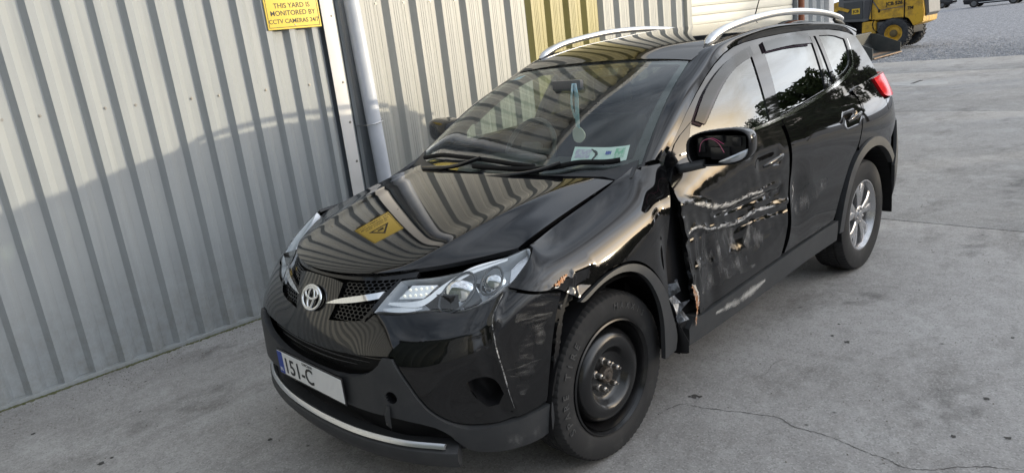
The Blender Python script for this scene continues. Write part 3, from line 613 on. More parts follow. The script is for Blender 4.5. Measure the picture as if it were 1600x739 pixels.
def fender_disp(P,u,v):
    x,z=P[:,0],P[:,2]; dd,s=pdist(x,z,[(.33,.853),(.26,.862),(.19,.875),(.12,.885)]); d=.003*np.exp(-(dd/.014)**2)
    d=d-.014*np.exp(-((x-.22)/.075)**2-((z-.825)/.035)**2)
    c2,s2=pdist(x,z,[(.235,.80),(.225,.855)]); d=d+.009*np.exp(-(c2/.012)**2)*(z<.87)
    d=d-.018*np.exp(-((x+.38)/.06)**2-((z-.78)/.20)**2)                 # rear edge pushed in
    return d+.0010*vnoise(x,z,14,4)*np.clip((.98-z)/.1,0,1)
def bumper_disp(P,u,v):
    """left corner creased, right side plain"""
    lf=np.clip((P[:,1]-.55)/.1,0,1); dd,s=pdist(u,v*.125,[(.856,.634),(.845,.565),(.878,.495),(.905,.406),(.922,.308),(.934,.240)])
    d=lf*(.008*np.exp(-(dd/.014)**2)-.010*np.exp(-((dd-.035)/.03)**2)*(s<0))
    d2,s2=pdist(u,v*.125,[(.62,.53),(.70,.525),(.79,.53),(.86,.55)]); d=d+lf*.006*np.exp(-(d2/.018)**2)
    d=d-lf*.018*np.exp(-((u-1.02)/.10)**2-((v-3.6)/1.0)**2)+lf*.0022*vnoise(u,v*.125,30,11)
    d=d-.020*np.exp(-((np.abs(u)-.80)/.085)**2-((v-2.30)/.75)**2)         # hollow round the fog lamps
    return d

# ================================================================== CAR
car=tag(empty('damaged_suv'),'black crash-damaged SUV parked alongside the ribbed metal wall','car')
P0=car
# inner body behind every gap
us=np.linspace(0,S_BACK,240); vv=np.linspace(.15,6.0,70); V=[];F=[]
f0=Wf(off=-.055); A_,B_=np.meshgrid(us,vv,indexing='ij'); PP,_n=f0(A_.ravel(),B_.ravel()); P2d=PP.reshape(240,70,3)
HLP=[(.345,4.93),(.363,4.985),(.454,4.942),(.559,4.97),(.622,4.953),(.689,4.852),(.734,4.855),(.787,4.96),(.829,5.102),(.848,5.189),(.875,5.213),(.949,5.54),(1.055,5.781),(1.075,5.93),(1.04,6.0),(.915,5.97),(.826,5.90),(.717,5.83),(.638,5.78),(.509,5.82),(.427,5.90),(.394,5.88)]
for sgn in (1,-1):
    k0=len(V); V+=[(p[0],p[1]*sgn,p[2]) for p in PP]
    for i in range(239):
        for j in range(69):
            c=P2d[i:i+2,j:j+2].reshape(4,3).mean(0)
            if math.hypot(c[0],c[2]-.35)<.46 or math.hypot(c[0]+2.66,c[2]-.36)<.49: continue
            um,vm=(us[i]+us[i+1])/2,(vv[j]+vv[j+1])/2
            if .28<um<1.12 and 4.6<vm: continue
            if .68<um<.95 and 1.6<vm<3.4: continue
            q=(k0+i*70+j,k0+i*70+j+1,k0+(i+1)*70+j+1,k0+(i+1)*70+j); F.append(q)
mobj('inner_body',V,F,DARK,car,smooth=True)
box('underbody',-3.4,.62,-.60,.60,.24,.40,DARK,car,.03)
box('bulkhead',-.34,-.30,-.70,.70,.3,1.04,DARK,car)
box('slam_panel',.32,.60,-.62,.62,.70,.86,DARK,car)

# bonnet
HOODM=PAINT
def hood_disp(P,u,v): return .004*np.clip(u,0,1)*0
fh=field(HOOD,.003,.003)
hp=[(-.70,0),(-.66,0),(-.6,0),(-.5,0),(-.38,0),(-.2,0),(0,0),(.2,0),(.38,0),(.5,0),(.6,0),(.66,0),(.70,0),(.70,1),(.6,1),(.3,1),(0,1),(-.3,1),(-.6,1),(-.70,1)]
hood=panel('bonnet',fh,hp,(1.,.9),.024,HOODM,car,depth=.022,it=0)
# front bumper
half=[(0,5.98),(.10,5.97),(.165,5.85),(.150,4.94),(.128,4.50),(.314,4.66),(.345,4.88),(.40,4.88),(.454,4.88),(.559,4.91),(.622,4.89),(.689,4.79),(.734,4.79),(.787,4.90),(.829,5.04),(.862,5.10),(1.126,4.60),(1.185,4.43),(1.154,4.10),(1.123,3.54),(1.10,2.91),(1.078,2.18),(1.067,1.69),(1.022,1.60),(.922,1.53),(.814,1.56),(.743,1.65),(.673,1.96),(.612,2.43),(.546,3.36),(.505,3.83),(.463,3.83),(.367,3.74),(.189,3.54),(0,3.52)]
bump_poly=half+[(-a,b) for a,b in half[::-1][1:-1]]
def ring(cu,cv,ru,rv,n=20): return [(cu+ru*math.cos(2*math.pi*i/n),cv+rv*math.sin(2*math.pi*i/n)) for i in range(n)]
fogh=[(.778,2.92),(.815,3.02),(.858,2.97),(.892,2.72),(.905,2.36),(.885,2.07),(.84,2.08),(.792,2.46)]
fogr=[(-a,b) for a,b in fogh]
fb=Wf(bumper_disp)
bumper=panel('front_bumper',fb,bump_poly,WSC,.019,PAINT,car,holes=[fogh,fogr],depth=.016,gap=.0015,keep=40)
for sgn,h_ in ((1,fogh),(-1,fogr)):
    pc=np.array(h_); c=pc.mean(0); Pp,Nn=fb(pc[:,0],pc[:,1]); n_=len(pc); V=[];F=[]
    for k,dp_ in enumerate((0.002,.05,.09)):
        sh=1-.25*k/2; q=c+(pc-c)*sh; a,b=fb(q[:,0],q[:,1]); V+=list(a-b*dp_)
    for k in range(2):
        for i in range(n_): F.append((k*n_+i,k*n_+(i+1)%n_,(k+1)*n_+(i+1)%n_,(k+1)*n_+i))
    F.append(tuple(2*n_+i for i in range(n_))); mobj('fog_lamp_recess',V,F,DARK,bumper,smooth=True)
# bonnet trim, grilles
fW=Wf()
panel('bonnet_trim',Wf(off=-.012),[(-.44,5.98),(-.3,6.0),(0,6.0),(.3,6.0),(.44,5.98),(.44,6.28),(.2,6.24),(0,6.22),(-.2,6.24),(-.44,6.28)],WSC,.03,GLOSSB,car,depth=.02)
GR=[(.170,5.86),(.262,5.97),(.362,6.03),(.386,5.93),(.335,4.93),(.314,4.70),(.129,4.54),(.152,4.94)]
def hexmesh(name,f,poly,r,wd,dp_,m,parent,mirror=False,sv_=.125,sx=1.):
    V=[];F=[]; q=np.array(poly)*[1,sv_]; lo,hi=q.min(0),q.max(0); dx=r*math.sqrt(3)*sx; dy=r*1.5; k=0
    y=lo[1]
    while y<hi[1]+dy:
        x=lo[0]+(dx/2 if k%2 else 0)
        while x<hi[0]+dx:
            if inpoly(np.array([[x,y]]),q)[0]:
                for R_,o in ((r-wd*.5,0),(r+.0006,0),(r-wd*.5,-dp_)):
                    pts=np.array([(x+R_*sx*math.sin(2*math.pi*i/6),y+R_*math.cos(2*math.pi*i/6)) for i in range(6)]); P,N=f(pts[:,0],pts[:,1]/sv_)
                    P=P+N*o
                    if mirror: P=P*[1,-1,1]
                    V+=list(P)
                b=len(V)-18
                for i in range(6):
                    j=(i+1)%6; F.append((b+i,b+j,b+6+j,b+6+i)); F.append((b+i,b+12+i,b+12+j,b+j))
            x+=dx
        y+=dy; k+=1
    return mobj(name,V,F,m,parent)
for mi in (False,True):
    g=panel('grille_back',Wf(off=-.034),GR,WSC,.03,DARK,car,depth=.0,mirror=mi)
    hexmesh('grille_mesh',Wf(off=-.012),GR,.0098,.0040,.012,GLOSSB,g,mi,sx=1.35)
    panel('grille_bar',Wf(off=.012),[(.104,5.02),(.168,5.26),(.26,5.42),(.362,5.55),(.352,5.32),(.221,5.14)],WSC,.012,CHROME,car,depth=.014,mirror=mi,it=1)
    strip('grille_frame',Wf(off=.004),[(.316,4.66),(.345,5.0),(.378,5.55),(.398,5.95)],.020,GLOSSB,car,off=.004,jag=0,mirror=mi,cross=4)
# lower mesh between the bumper skin and the plastic
LG=[(-.463,3.86),(-.367,3.78),(-.189,3.58),(0,3.56),(.189,3.58),(.367,3.78),(.463,3.86),(.44,3.55),(.36,3.15),(.2,2.85),(0,2.80),(-.2,2.85),(-.36,3.15),(-.44,3.55)]
lg=panel('lower_grille_back',Wf(off=-.045),LG,WSC,.04,DARK,car,depth=0)
for k,v_ in enumerate((3.02,3.2,3.38,3.56)):
    e=.22+.075*k; strip('slat',Wf(off=-.022),[(-e,v_+.10*(e/.3)),(-e/2,v_),(0,v_-.02),(e/2,v_),(e,v_+.10*(e/.3))],.007,GLOSSB,lg,jag=0,cross=3)
# black plastic lower bumper with towing-eye hole
cl=[(.463,3.80),(.505,3.79),(.546,3.30),(.612,2.37),(.673,1.90),(.743,1.59),(.814,1.50),(.922,1.475),(1.022,1.545),(1.082,1.60),(1.085,1.11),(1.073,.70),(1.005,.53),(.912,.50),(.831,.53),(.751,.71),(.715,1.117),(.694,1.451),(.633,1.767),(.487,1.976),(.372,1.954),(.2,1.93),(0,1.92)]
clp=cl+[(-a,b) for a,b in cl[::-1][1:]]+[(-.44,3.5),(-.36,3.10),(-.2,2.80),(0,2.76),(.2,2.80),(.36,3.10),(.44,3.5)]
clad=panel('lower_bumper',Wf(off=.010),clp,WSC,.024,PLAST,car,holes=[ring(.492,2.60,.026,.20,14)],depth=.028,keep=40,it=1)
P_,N_=Wf(off=.006)([.492],[2.6]); V=[];F=[]
for k,(rr,o) in enumerate(((.026,0),(.024,-.03),(.0,-.03))):
    for u_,v_ in ring(.492,2.6,max(rr,.001),max(rr,.001)*7.6,14): a,b=Wf(off=.006+o)([u_],[v_]); V.append(a[0])
for k in range(2):
    for i in range(14): F.append((k*14+i,k*14+(i+1)%14,(k+1)*14+(i+1)%14,(k+1)*14+i))
mobj('towing_eye_recess',V,F,DARK,clad)
tube('loose_cover',[(.838,.478,.50),(.845,.472,.46),(.842,.468,.42),(.835,.47,.40)],[.006,.012,.011,.004],PLAST,clad,8,flat=(1.6,.4))
# air dam lip with bright strip
def sweep(name,line,prof,m,parent):
    """prof: (outward,up) section swept along a plan line"""
    V=[];F=[];k=len(line);n=len(prof)
    for i,p in enumerate(line):
        t=line[min(i+1,k-1)]-line[max(i-1,0)]; t=t/np.linalg.norm(t); o=np.array([t[1],-t[0],0]); o/=np.linalg.norm(o)
        if o[0]<0: o=-o
        for a,b in prof: V.append(p+o*a+np.array([0,0,b]))
    for i in range(k-1):
        for j in range(n): F.append((i*n+j,i*n+(j+1)%n,(i+1)*n+(j+1)%n,(i+1)*n+j))
    F.append(tuple(range(n))); F.append(tuple((k-1)*n+j for j in range(n)))
    bm=bmesh.new(); vs_=[bm.verts.new(v) for v in V]
    for f in F: bm.faces.new([vs_[q] for q in f])
    return bmobj(name,bm,m,parent,40)
lipl=[(.735,.655,.355),(.80,.50,.350),(.845,.30,.345),(.862,.10,.343)]
lipl=np.array(cr(lipl+[(x,-y,z) for x,y,z in lipl[::-1]],6))
sweep('chrome_strip',lipl,[(.012,.008),(.020,.002),(.024,-.008),(.014,-.012),(.0,.0)],SILVER,car)
lipe=[(.712,.682,.354)]+[tuple(x) for x in lipl]+[(.712,-.682,.354)]
sweep('air_dam',np.array(lipe)+[-.008,0,-.012],[(.018,.0),(.036,-.010),(.038,-.040),(.015,-.078),(-.03,-.085),(-.05,.0)],PLAST,car)
# headlights
def gpt(u,v,o=0.): a,b=Wf(off=o)([u],[v]); return a[0],b[0]
HLIN=mat('headlight_chrome',(.95,.96,.97),.18,.35,bump=(30,.25,.006))
HLGREY=mat('headlight_grey_bezel',(.76,.79,.83),.25,.05,bump=(18,.35,.01)); HLDARK=mat('headlight_dark_bezel',(.05,.055,.06),.25)
LED=mat('led_running_light',(.9,.9,.8),.3,emit=(1,.97,.82),es=.6)
for mi in (False,True):
    my=-1 if mi else 1
    hl=panel('headlight',Wf(off=-.075),HLP,WSC,.03,HLGREY,car,depth=-.07,mirror=mi,keep=35)
    if not mi:
        def bowl(u,v,ru,depth,m,name,o0=-.045):
            c,n_=gpt(u,v,o0); n_=np.array([.86,.5,.06]); n_/=np.linalg.norm(n_); a=np.cross(n_,[0,0,1]); a/=np.linalg.norm(a); b=np.cross(a,n_); V=[];F=[];K=22
            for j in range(7):
                t=j/6; rr=ru*math.cos(t*math.pi/2*.96); dd=depth*math.sin(t*math.pi/2)
                for i in range(K):
                    g_=2*math.pi*i/K; V.append(c+a*rr*math.cos(g_)+b*rr*math.sin(g_)*.86-n_*dd)
            for j in range(6):
                for i in range(K): F.append((j*K+i,j*K+(i+1)%K,(j+1)*K+(i+1)%K,(j+1)*K+i))
            V=[(x,y*my,z) for x,y,z in V]; return mobj(name,V,F,m,hl,smooth=True),c,n_
        _,c,n_=bowl(.655,5.30,.078,-.034,CHROME,'low_beam_reflector')
        k=c-n_*.035; revolve_pts=[(k[0]+n_[0]*t,(k[1]+n_[1]*t)*my,k[2]+n_[2]*t) for t in (0,.03)]
        tube('bulb_shield',revolve_pts,[.018,.014],CHROME,hl,12)
        _,c,n_=bowl(.790,5.42,.054,-.028,CHROME,'high_beam_reflector')
        k=c-n_*.03; tube('bulb_shield',[(k[0]+n_[0]*t,(k[1]+n_[1]*t)*my,k[2]+n_[2]*t) for t in (0,.03)],[.026,.022],GLOSSB,hl,14)
        for (u_,v_,ru_,rv_) in ((.655,5.30,.066,.46),(.790,5.42,.047,.33)):
            rp_=[gpt(a_,b_,-.006)[0] for a_,b_ in ring(u_,v_,ru_,rv_,28)]; rp_.append(rp_[0]); tube('reflector_ring',rp_,.0045,HLDARK,hl,6)
        panel('dark_wedge',Wf(off=-.008),[(.70,4.93),(.735,4.92),(.76,5.05),(.735,5.25),(.715,5.42),(.70,5.15)],WSC,.014,HLDARK,hl,depth=.02,mirror=mi)
        panel('clear_block',Wf(off=-.012),[(.44,5.0),(.50,4.99),(.51,5.09),(.445,5.11)],WSC,.014,HLIN,hl,depth=.02,mirror=mi,it=0)
        panel('running_light',Wf(off=-.016),[(.412,5.36),(.512,5.32),(.545,5.63),(.44,5.74)],WSC,.012,HLIN,hl,depth=.02,mirror=mi,it=1)
        for i in range(5):
            for j in range(2):
                u_=.432+.021*i+.010*j; v_=5.43+.17*j-.005*i; pc,nn=gpt(u_,v_,-.012)
                pc=pc*[1,my,1]; b_=bmesh.new(); bmesh.ops.create_uvsphere(b_,u_segments=10,v_segments=6,radius=.0048,matrix=Matrix.Translation(pc)); bmobj('led',b_,LED,hl)
        strip('light_guide',Wf(off=-.010),[(.385,5.22),(.47,5.16),(.53,5.2),(.58,5.5),(.66,5.76),(.76,5.85),(.86,5.9)],.026,HLIN,hl,jag=0,mirror=mi,cross=4,seg=8)
        strip('inner_trim',Wf(off=-.014),[(.37,5.06),(.45,5.03),(.53,5.05)],.018,HLGREY,hl,jag=0,mirror=mi,cross=3)
        panel('indicator_reflector',Wf(off=-.034),[(.862,5.28),(.90,5.35),(.96,5.60),(1.05,5.80),(1.05,5.92),(.93,5.90),(.87,5.72)],WSC,.014,mat('indicator_silver',(.72,.73,.76),.22,.7,bump=(160,.5,.004)),hl,depth=.02,mirror=mi)
    else: strip('light_guide',Wf(off=-.030),[(.385,5.22),(.47,5.16),(.53,5.2),(.58,5.5),(.66,5.76),(.76,5.85)],.03,HLIN,hl,jag=0,mirror=mi,cross=4,seg=8)
    panel('lens',Wf(off=.001),HLP,WSC,.02,LENS,hl,depth=.0,mirror=mi,keep=35)
# emblem: three ovals
def oval(name,cu,cv,ru,rv,rad,m,parent,off=.012,n=36):
    pts=[]
    for i in range(n+1):
        a=2*math.pi*i/n; p,nn=fW([cu+ru*math.cos(a)],[cv+rv*math.sin(a)]); pts.append(p[0]+nn[0]*off)
    V,F=tube_vf(pts,rad,8,False); return mobj(name,V,F,m,parent,smooth=True)
em=panel('emblem',Wf(off=.004),ring(0,5.08,.064,.40,28),WSC,.02,GLOSSB,car,depth=.01,it=0)
oval('emblem_oval',0,5.08,.068,.43,.0065,CHROME,em); oval('emblem_oval',0,5.07,.022,.37,.0055,CHROME,em,.013); oval('emblem_oval',0,5.22,.046,.20,.0055,CHROME,em,.014)
# number plate
npz,npx=.512,.885
plate=box('number_plate',npx-.008,npx,-.262,.262,npz-.058,npz+.058,GLOSSB,car,.002)
box('plate_face',npx+.0002,npx+.002,-.255,.255,npz-.050,npz+.050,WHITE,plate)
box('plate_band',npx+.0022,npx+.003,-.255,-.213,npz-.050,npz+.050,BLUE,plate)
text('plate_letters','IRL',.022,WHITE,plate,(npx+.0034,-.234,npz-.032),(0,1,0),(0,0,1),.0003)
text('plate_letters','151-C',.098,BLACKT,plate,(npx+.0034,-.085,npz-.008),(0,1,0),(0,0,1),.0004,bold=.0008).scale=(1,1,1)
text('plate_letters','CORCAIGH',.016,BLACKT,plate,(npx+.0034,0.0,npz+.041),(0,1,0),(0,0,1),.0003)
# left wing, creased; right wing plain
fen=[(1.078,6.03),(1.306,6.03),(1.496,6.03),(1.626,6.03),(1.767,6.06),(1.808,6.08),(1.97,6.22),(2.013,5.80),(1.975,5.43),(1.915,4.84),(1.892,4.23),(1.856,3.42),(1.835,2.40),(1.802,3.05),(1.734,3.70),(1.655,4.08),(1.564,4.24),(1.45,4.23),(1.33,4.06),(1.264,3.97),(1.185,4.47),(1.126,4.645),(.868,5.15),(.892,5.235),(.966,5.56),(1.07,5.80),(1.10,5.92)]
ff=Wf(fender_disp)
wing=panel('front_wing',ff,fen,WSC,.019,PAINT,car,depth=.016,gap=.002,keep=42)
fenR=[p for p in fen]; fenR[6:13]=[(1.95,6.2),(1.96,5.8),(1.955,5.43),(1.95,4.84),(1.945,4.23),(1.94,3.42),(1.93,2.4)]
panel('front_wing',Wf(),fenR,WSC,.03,PAINT,car,depth=.016,gap=.002,mirror=True,keep=42)
# doors
dF=svs([(-.493,1.043),(-.489,.949),(-.500,.853),(-.515,.762),(-.51,.618),(-.53,.52),(-.575,.48),(-.60,.415),(-.917,.440),(-1.395,.456),(-1.472,.559),(-1.513,.716),(-1.527,.85),(-1.527,.994),(-1.521,1.092),(-1.49,1.150)])+[(2.75,6.10),(2.50,6.06),(2.25,6.02),(2.08,5.92)]
fd=Wf(door_disp)
doorF=panel('front_door',fd,dF,WSC,.015,PAINT_D,car,depth=.02,gap=.002,keep=40)
dFR=svs([(-.47,1.05),(-.46,.80),(-.46,.46),(-.917,.446),(-1.395,.456),(-1.49,.559),(-1.513,.716),(-1.527,.994),(-1.51,1.14)])+[(2.5,6.06),(2.0,6.0)]
panel('front_door',Wf(),dFR,WSC,.03,PAINT,car,depth=.02,gap=.002,mirror=True,keep=40)
dR=svs([(-1.53,1.16),(-1.555,1.088),(-1.564,.988),(-1.56,.85),(-1.549,.708),(-1.511,.548),(-1.43,.462),(-2.068,.474),(-2.091,.491),(-2.154,.605),(-2.314,.775),(-2.43,.845),(-2.49,.935),(-2.55,1.041),(-2.55,1.12),(-2.50,1.175)])
frd=Wf(rdoor_disp)
doorR=panel('rear_door',frd,dR,WSC,.018,PAINT,car,depth=.02,gap=.002,keep=40)
panel('rear_door',Wf(),dR,WSC,.035,PAINT,car,depth=.02,gap=.002,mirror=True,keep=40)
# quarter panel, tail lamp, rear bumper, tailgate
ra=arc(-2.66,.36,.505,60,118,10)
qp=svs([(-2.505,1.18),(-2.56,1.12),(-2.56,1.041),(-2.50,.935),(-2.44,.86)])+svs(arc(-2.66,.36,.505,112,35,9))+svs([(-2.22+-.0,.70)])[:0]
qp=svs([(-2.52,1.18),(-2.565,1.12),(-2.56,1.041),(-2.50,.935),(-2.445,.85)])+svs(arc(-2.66,.36,.505,66,135,9))+svs([(-3.05,.80)])+[(4.75,4.35),(4.72,5.16),(4.47,5.27),(4.43,5.62),(4.40,6.10),(4.1,6.08)]
panel('quarter_panel',Wf(),qp,WSC,.022,PAINT,car,depth=.02,gap=.0015,keep=40)
panel('quarter_panel',Wf(),qp,WSC,.04,PAINT,car,depth=.02,gap=.0015,keep=40,mirror=True)
tl=[(4.41,6.06),(4.44,5.62),(4.475,5.32),(4.72,5.20),(4.92,5.15),(5.02,5.5),(5.0,5.95),(4.7,6.06)]
for mi in (False,True):
    t_=panel('tail_lamp',Wf(off=.012),tl,WSC,.02,REDL,car,depth=.03,mirror=mi)
rb=[(4.46,3.6),(4.75,4.30),(5.3,4.3),(S_BACK,4.3),(S_BACK,.3),(5.3,.3),(4.7,.35),(4.56,.5)]
rb=svs([(-3.115,.60)])+[(4.78,4.25),(5.3,4.25),(S_BACK,4.25),(S_BACK,.3),(5.3,.3),(4.75,.35)]+svs([(-3.13,.34),(-3.15,.45)])
for mi in (False,True):
    panel('rear_bumper',Wf(off=.006),rb,WSC,.035,PLAST,car,depth=.02,mirror=mi)
    panel('tailgate',Wf(),[(4.74,4.4),(S_BACK,4.4),(S_BACK,6.1),(5.0,6.1),(5.04,5.5),(4.93,5.10),(4.74,5.14)],WSC,.04,PAINT,car,depth=.02,mirror=mi)
# black plastic arches and sills
ao=[(1.262,3.90),(1.33,4.00),(1.45,4.17),(1.560,4.19),(1.648,4.03),(1.724,3.66),(1.792,3.03),(1.824,2.36),(1.885,1.18),(1.875,.56)]
ai=[(1.775,.60),(1.770,1.2),(1.768,2.05),(1.738,2.84),(1.682,3.55),(1.610,3.93),(1.509,4.08),(1.391,4.02),(1.285,3.82)]
panel('arch_trim',Wf(off=.007),ao+ai,WSC,.016,PLAST,car,depth=.02,keep=45)
aoR=svs(arc(0,.35,.48,165,-5,16)); aiR=svs(arc(0,.35,.415,-5,165,16))
aoR=[(min(max(a,1.07),3),b) for a,b in aoR]
panel('arch_trim',Wf(off=.016),svs(arc(0,.35,.48,125,192,12))+svs(arc(0,.35,.415,192,125,12)),WSC,.03,PLAST,car,depth=.035,mirror=True)
rear_arch=svs(arc(-2.66,.36,.508,2,142,20))+svs(arc(-2.66,.36,.452,142,2,20))
for mi in (False,True):
    panel('arch_trim',Wf(off=.014),rear_arch,WSC,.018,PLAST,car,depth=.04,mirror=mi)
sill=svs([(-.50,.38),(-.545,.425),(-.62,.405),(-.917,.430),(-1.395,.446),(-2.06,.464),(-2.135,.46),(-2.145,.335),(-1.586,.325),(-.941,.302),(-.605,.285),(-.52,.29)])
sl_=panel('sill_cover',Wf(off=.006),sill,WSC,.022,PLAST,car,depth=.05,keep=40)
panel('sill_cover',Wf(off=.006),sill,WSC,.04,PLAST,car,depth=.05,keep=40,mirror=True)
# mud flap, wheel liners
mobj('mud_flap',[(-3.125,.66,.62),(-3.125,.868,.62),(-3.145,.868,.26),(-3.145,.66,.26),(-3.14,.66,.62),(-3.14,.868,.62),(-3.16,.868,.26),(-3.16,.66,.26)],[(0,1,2,3),(7,6,5,4),(0,4,5,1),(1,5,6,2),(2,6,7,3),(3,7,4,0)],DARK,car)
for cx,cz,rr in ((0,.35,.425),(-2.66,.36,.44)):
    for sgn in (1,-1):
        V=[];F=[];K=28
        for y in (.885,.55):
            for i in range(K+1):
                a=R(-8+196*i/K); V.append((cx+rr*math.cos(a),y*sgn,cz+rr*math.sin(a)))
        for i in range(K): F.append((i,i+1,K+2+i,K+1+i))
        V.append((cx,.55*sgn,cz)); 
        for i in range(K): F.append((K+1+i,K+2+i,len(V)-1))
        mobj('wheel_liner',V,F,DARK,car,smooth=False)

# ------------------------------------------------------------------ greenhouse
def Gf(off=0.): return field(G,.003,.003,None,off,ref=(0,1,0))
FDG=[(-.70,1.165),(-.80,1.275),(-.95,1.368),(-1.17,1.455),(-1.385,1.503),(-1.555,1.524),(-1.50,1.40),(-1.455,1.28),(-1.42,1.172),(-1.1,1.160)]
RDG=[(-1.705,1.535),(-2.02,1.543),(-2.33,1.530),(-2.245,1.375),(-2.178,1.235),(-1.83,1.202),(-1.545,1.180),(-1.60,1.32)]
FXG=[(-2.375,1.527),(-2.410,1.526),(-2.36,1.39),(-2.315,1.262),(-2.225,1.243),(-2.285,1.37)]
QTG=[(-2.465,1.525),(-2.69,1.513),(-2.86,1.474),(-2.81,1.398),(-2.72,1.330),(-2.58,1.296),(-2.37,1.270),(-2.41,1.39)]
TOPL=[(-.52,1.13),(-.66,1.225),(-.85,1.345),(-1.1,1.465),(-1.35,1.54),(-1.6,1.565),(-2.1,1.572),(-2.6,1.555),(-2.95,1.515),(-3.12,1.47)]
side=TOPL+[(-3.16,1.35),(-3.2,1.20),(-2.9,1.175),(-2.2,1.15),(-1.5,1.125),(-.9,1.105),(-.62,1.06),(-.48,1.05)]
for mi in (False,True):
    fr_=panel('window_frame',Gf(),side,(1,1),.03,PAINT,car,holes=[FDG,RDG,FXG,QTG],depth=.03,mirror=mi,keep=40,it=1)
    for nm,pg,m in (('front_window',FDG,SIDEG),('rear_window',RDG,PRIVG),('fixed_window',FXG,PRIVG),('quarter_window',QTG,PRIVG)):
        panel(nm,Gf(-.006),[(x,z) for x,z in pg],(1,1),.04,m,car,depth=0,mirror=mi,keep=40,gap=-.004)
    strip('belt_moulding',Gf(),[(-.64,1.140),(-1.0,1.150),(-1.45,1.161),(-1.83,1.187),(-2.16,1.222),(-2.45,1.252),(-2.60,1.280),(-2.745,1.318),(-2.84,1.395),(-2.895,1.468)],.020,CHROME,car,off=.007,jag=0,mirror=mi,cross=4,wsc=(1,1))
    strip('pillar_trim',Gf(),[(-1.63,1.535),(-1.545,1.36),(-1.482,1.175)],.075,GLOSSB,car,off=.002,jag=0,mirror=mi,cross=4,wsc=(1,1)) if mi else None
    panel('wind_deflector',Gf(.014),[(-.80,1.262),(-.95,1.372),(-1.17,1.462),(-1.385,1.512),(-1.55,1.532),(-1.535,1.485),(-1.26,1.440),(-1.05,1.350),(-.86,1.235)],(1,1),.02,VISOR,car,depth=.012,mirror=mi)
    panel('wind_deflector',Gf(.014),[(-1.70,1.541),(-2.02,1.549),(-2.29,1.538),(-2.265,1.487),(-1.99,1.500),(-1.68,1.493)],(1,1),.02,VISOR,car,depth=.012,mirror=mi)
    panel('mirror_sail',Gf(.005),[(-.57,1.14),(-.69,1.155),(-.785,1.262),(-.645,1.205)],(1,1),.03,GLOSSB,car,depth=.01,mirror=mi,it=1)
# pillars and roof edge
ins=[WS([1],[t])[0] for t in (0,.3,.62,1.0)]+[ROOF([1],[t])[0] for t in (1.3,1.65,2.1,2.6,3.0,3.2)]
outs=[np.array((x,float(Gy(x,z)),z)) for x,z in TOPL]
lat=[[a,(a+b)/2+np.array([0,.6,.8])*.016,b] for a,b in zip(ins,outs)]
kk_=np.concatenate([[0],np.cumsum([np.linalg.norm(outs[i+1]-outs[i]) for i in range(9)])])
CANT=Surf(kk_,[0,.5,1],lat); fc=field(CANT,.003,.01,ref=(0,.6,.8))
for mi in (False,True):
    panel('roof_pillar',fc,[(0,0),(kk_[-1],0),(kk_[-1],1),(0,1)],(1,.1),.02,PAINT,car,depth=.01,mirror=mi,it=0)
fr=field(ROOF,.003,.003)
panel('roof',fr,[(-1,1.10),(0,1.10),(1,1.10),(1,2.2),(1,3.28),(0,3.28),(-1,3.28),(-1,2.2)],(.6,1),.03,PAINT,car,depth=.02,it=0)
panel('rear_spoiler',field(ROOF,.003,.003,off=.006),[(-.97,3.06),(0,3.04),(.97,3.06),(.97,3.24),(.8,3.36),(0,3.42),(-.8,3.36),(-.97,3.24)],(.6,1),.03,PAINT,car,depth=.045)
lat=[[(-3.2,float(Gy(-3.2,1.2)),1.20),(-3.15,float(Gy(-3.15,1.36)),1.36),(-3.08,float(Gy(-3.08,1.49)),1.49)],[(-3.42,.5,1.215),(-3.36,.47,1.37),(-3.25,.46,1.51)],[(-3.48,0,1.22),(-3.42,0,1.375),(-3.30,0,1.53)]]
BK=Surf([0,.45,.95],[0,.15,.3],lat)
for mi in (False,True): panel('tailgate_window',field(BK,.003,.003,ref=(-1,0,.2)),[(0,0),(.95,0),(.95,.3),(0,.3)],(1,1),.04,GLOSSB,car,depth=.01,mirror=mi,it=0)
fws=field(WS,.004,.004)
panel('windscreen',fws,[(-.985,.0),(0,0),(.985,.0),(.985,.99),(0,.995),(-.985,.99)],(.7,.85),.04,WSG,car,depth=0,it=0)
panel('windscreen_border',field(WS,.004,.004,off=-.004),[(-1,-.02),(0,-.02),(1,-.02),(1,1.02),(0,1.02),(-1,1.02)],(.7,.85),.05,GLOSSB,car,holes=[[(-.935,.075),(0,.07),(.935,.075),(.925,.945),(0,.955),(-.925,.945)]],depth=0,it=0)
panel('cowl_panel',field(WS,.004,.004,off=.006),[(-.97,-.09),(0,-.09),(.97,-.09),(.97,.035),(.6,.03),(0,.028),(-.6,.03),(-.97,.035)],(.7,.85),.05,PLAST,car,depth=.02,it=0)
# wipers
for blade,arm in (([(-.80,.040),(-.56,.10),(-.12,.105),(.37,.070)],[(-.62,-.03),(-.30,.03),(-.12,.10)]),([(-.15,.055),(.43,.055),(.66,.085),(.89,.062)],[(.06,-.03),(.40,.02),(.55,.072)])):
    b_=np.array(cr(blade,6)); p_,n_=fws(b_[:,0],b_[:,1]); wp=tube('wiper',p_+n_*.020,.0085,DARK,car,8,flat=(.8,1.4))
    b_=np.array(cr(arm,5)); p_,n_=fws(b_[:,0],b_[:,1]); tube('wiper_arm',p_+n_*.034,[.013]*4+[.010]*(len(p_)-4),GLOSSB,wp,8)
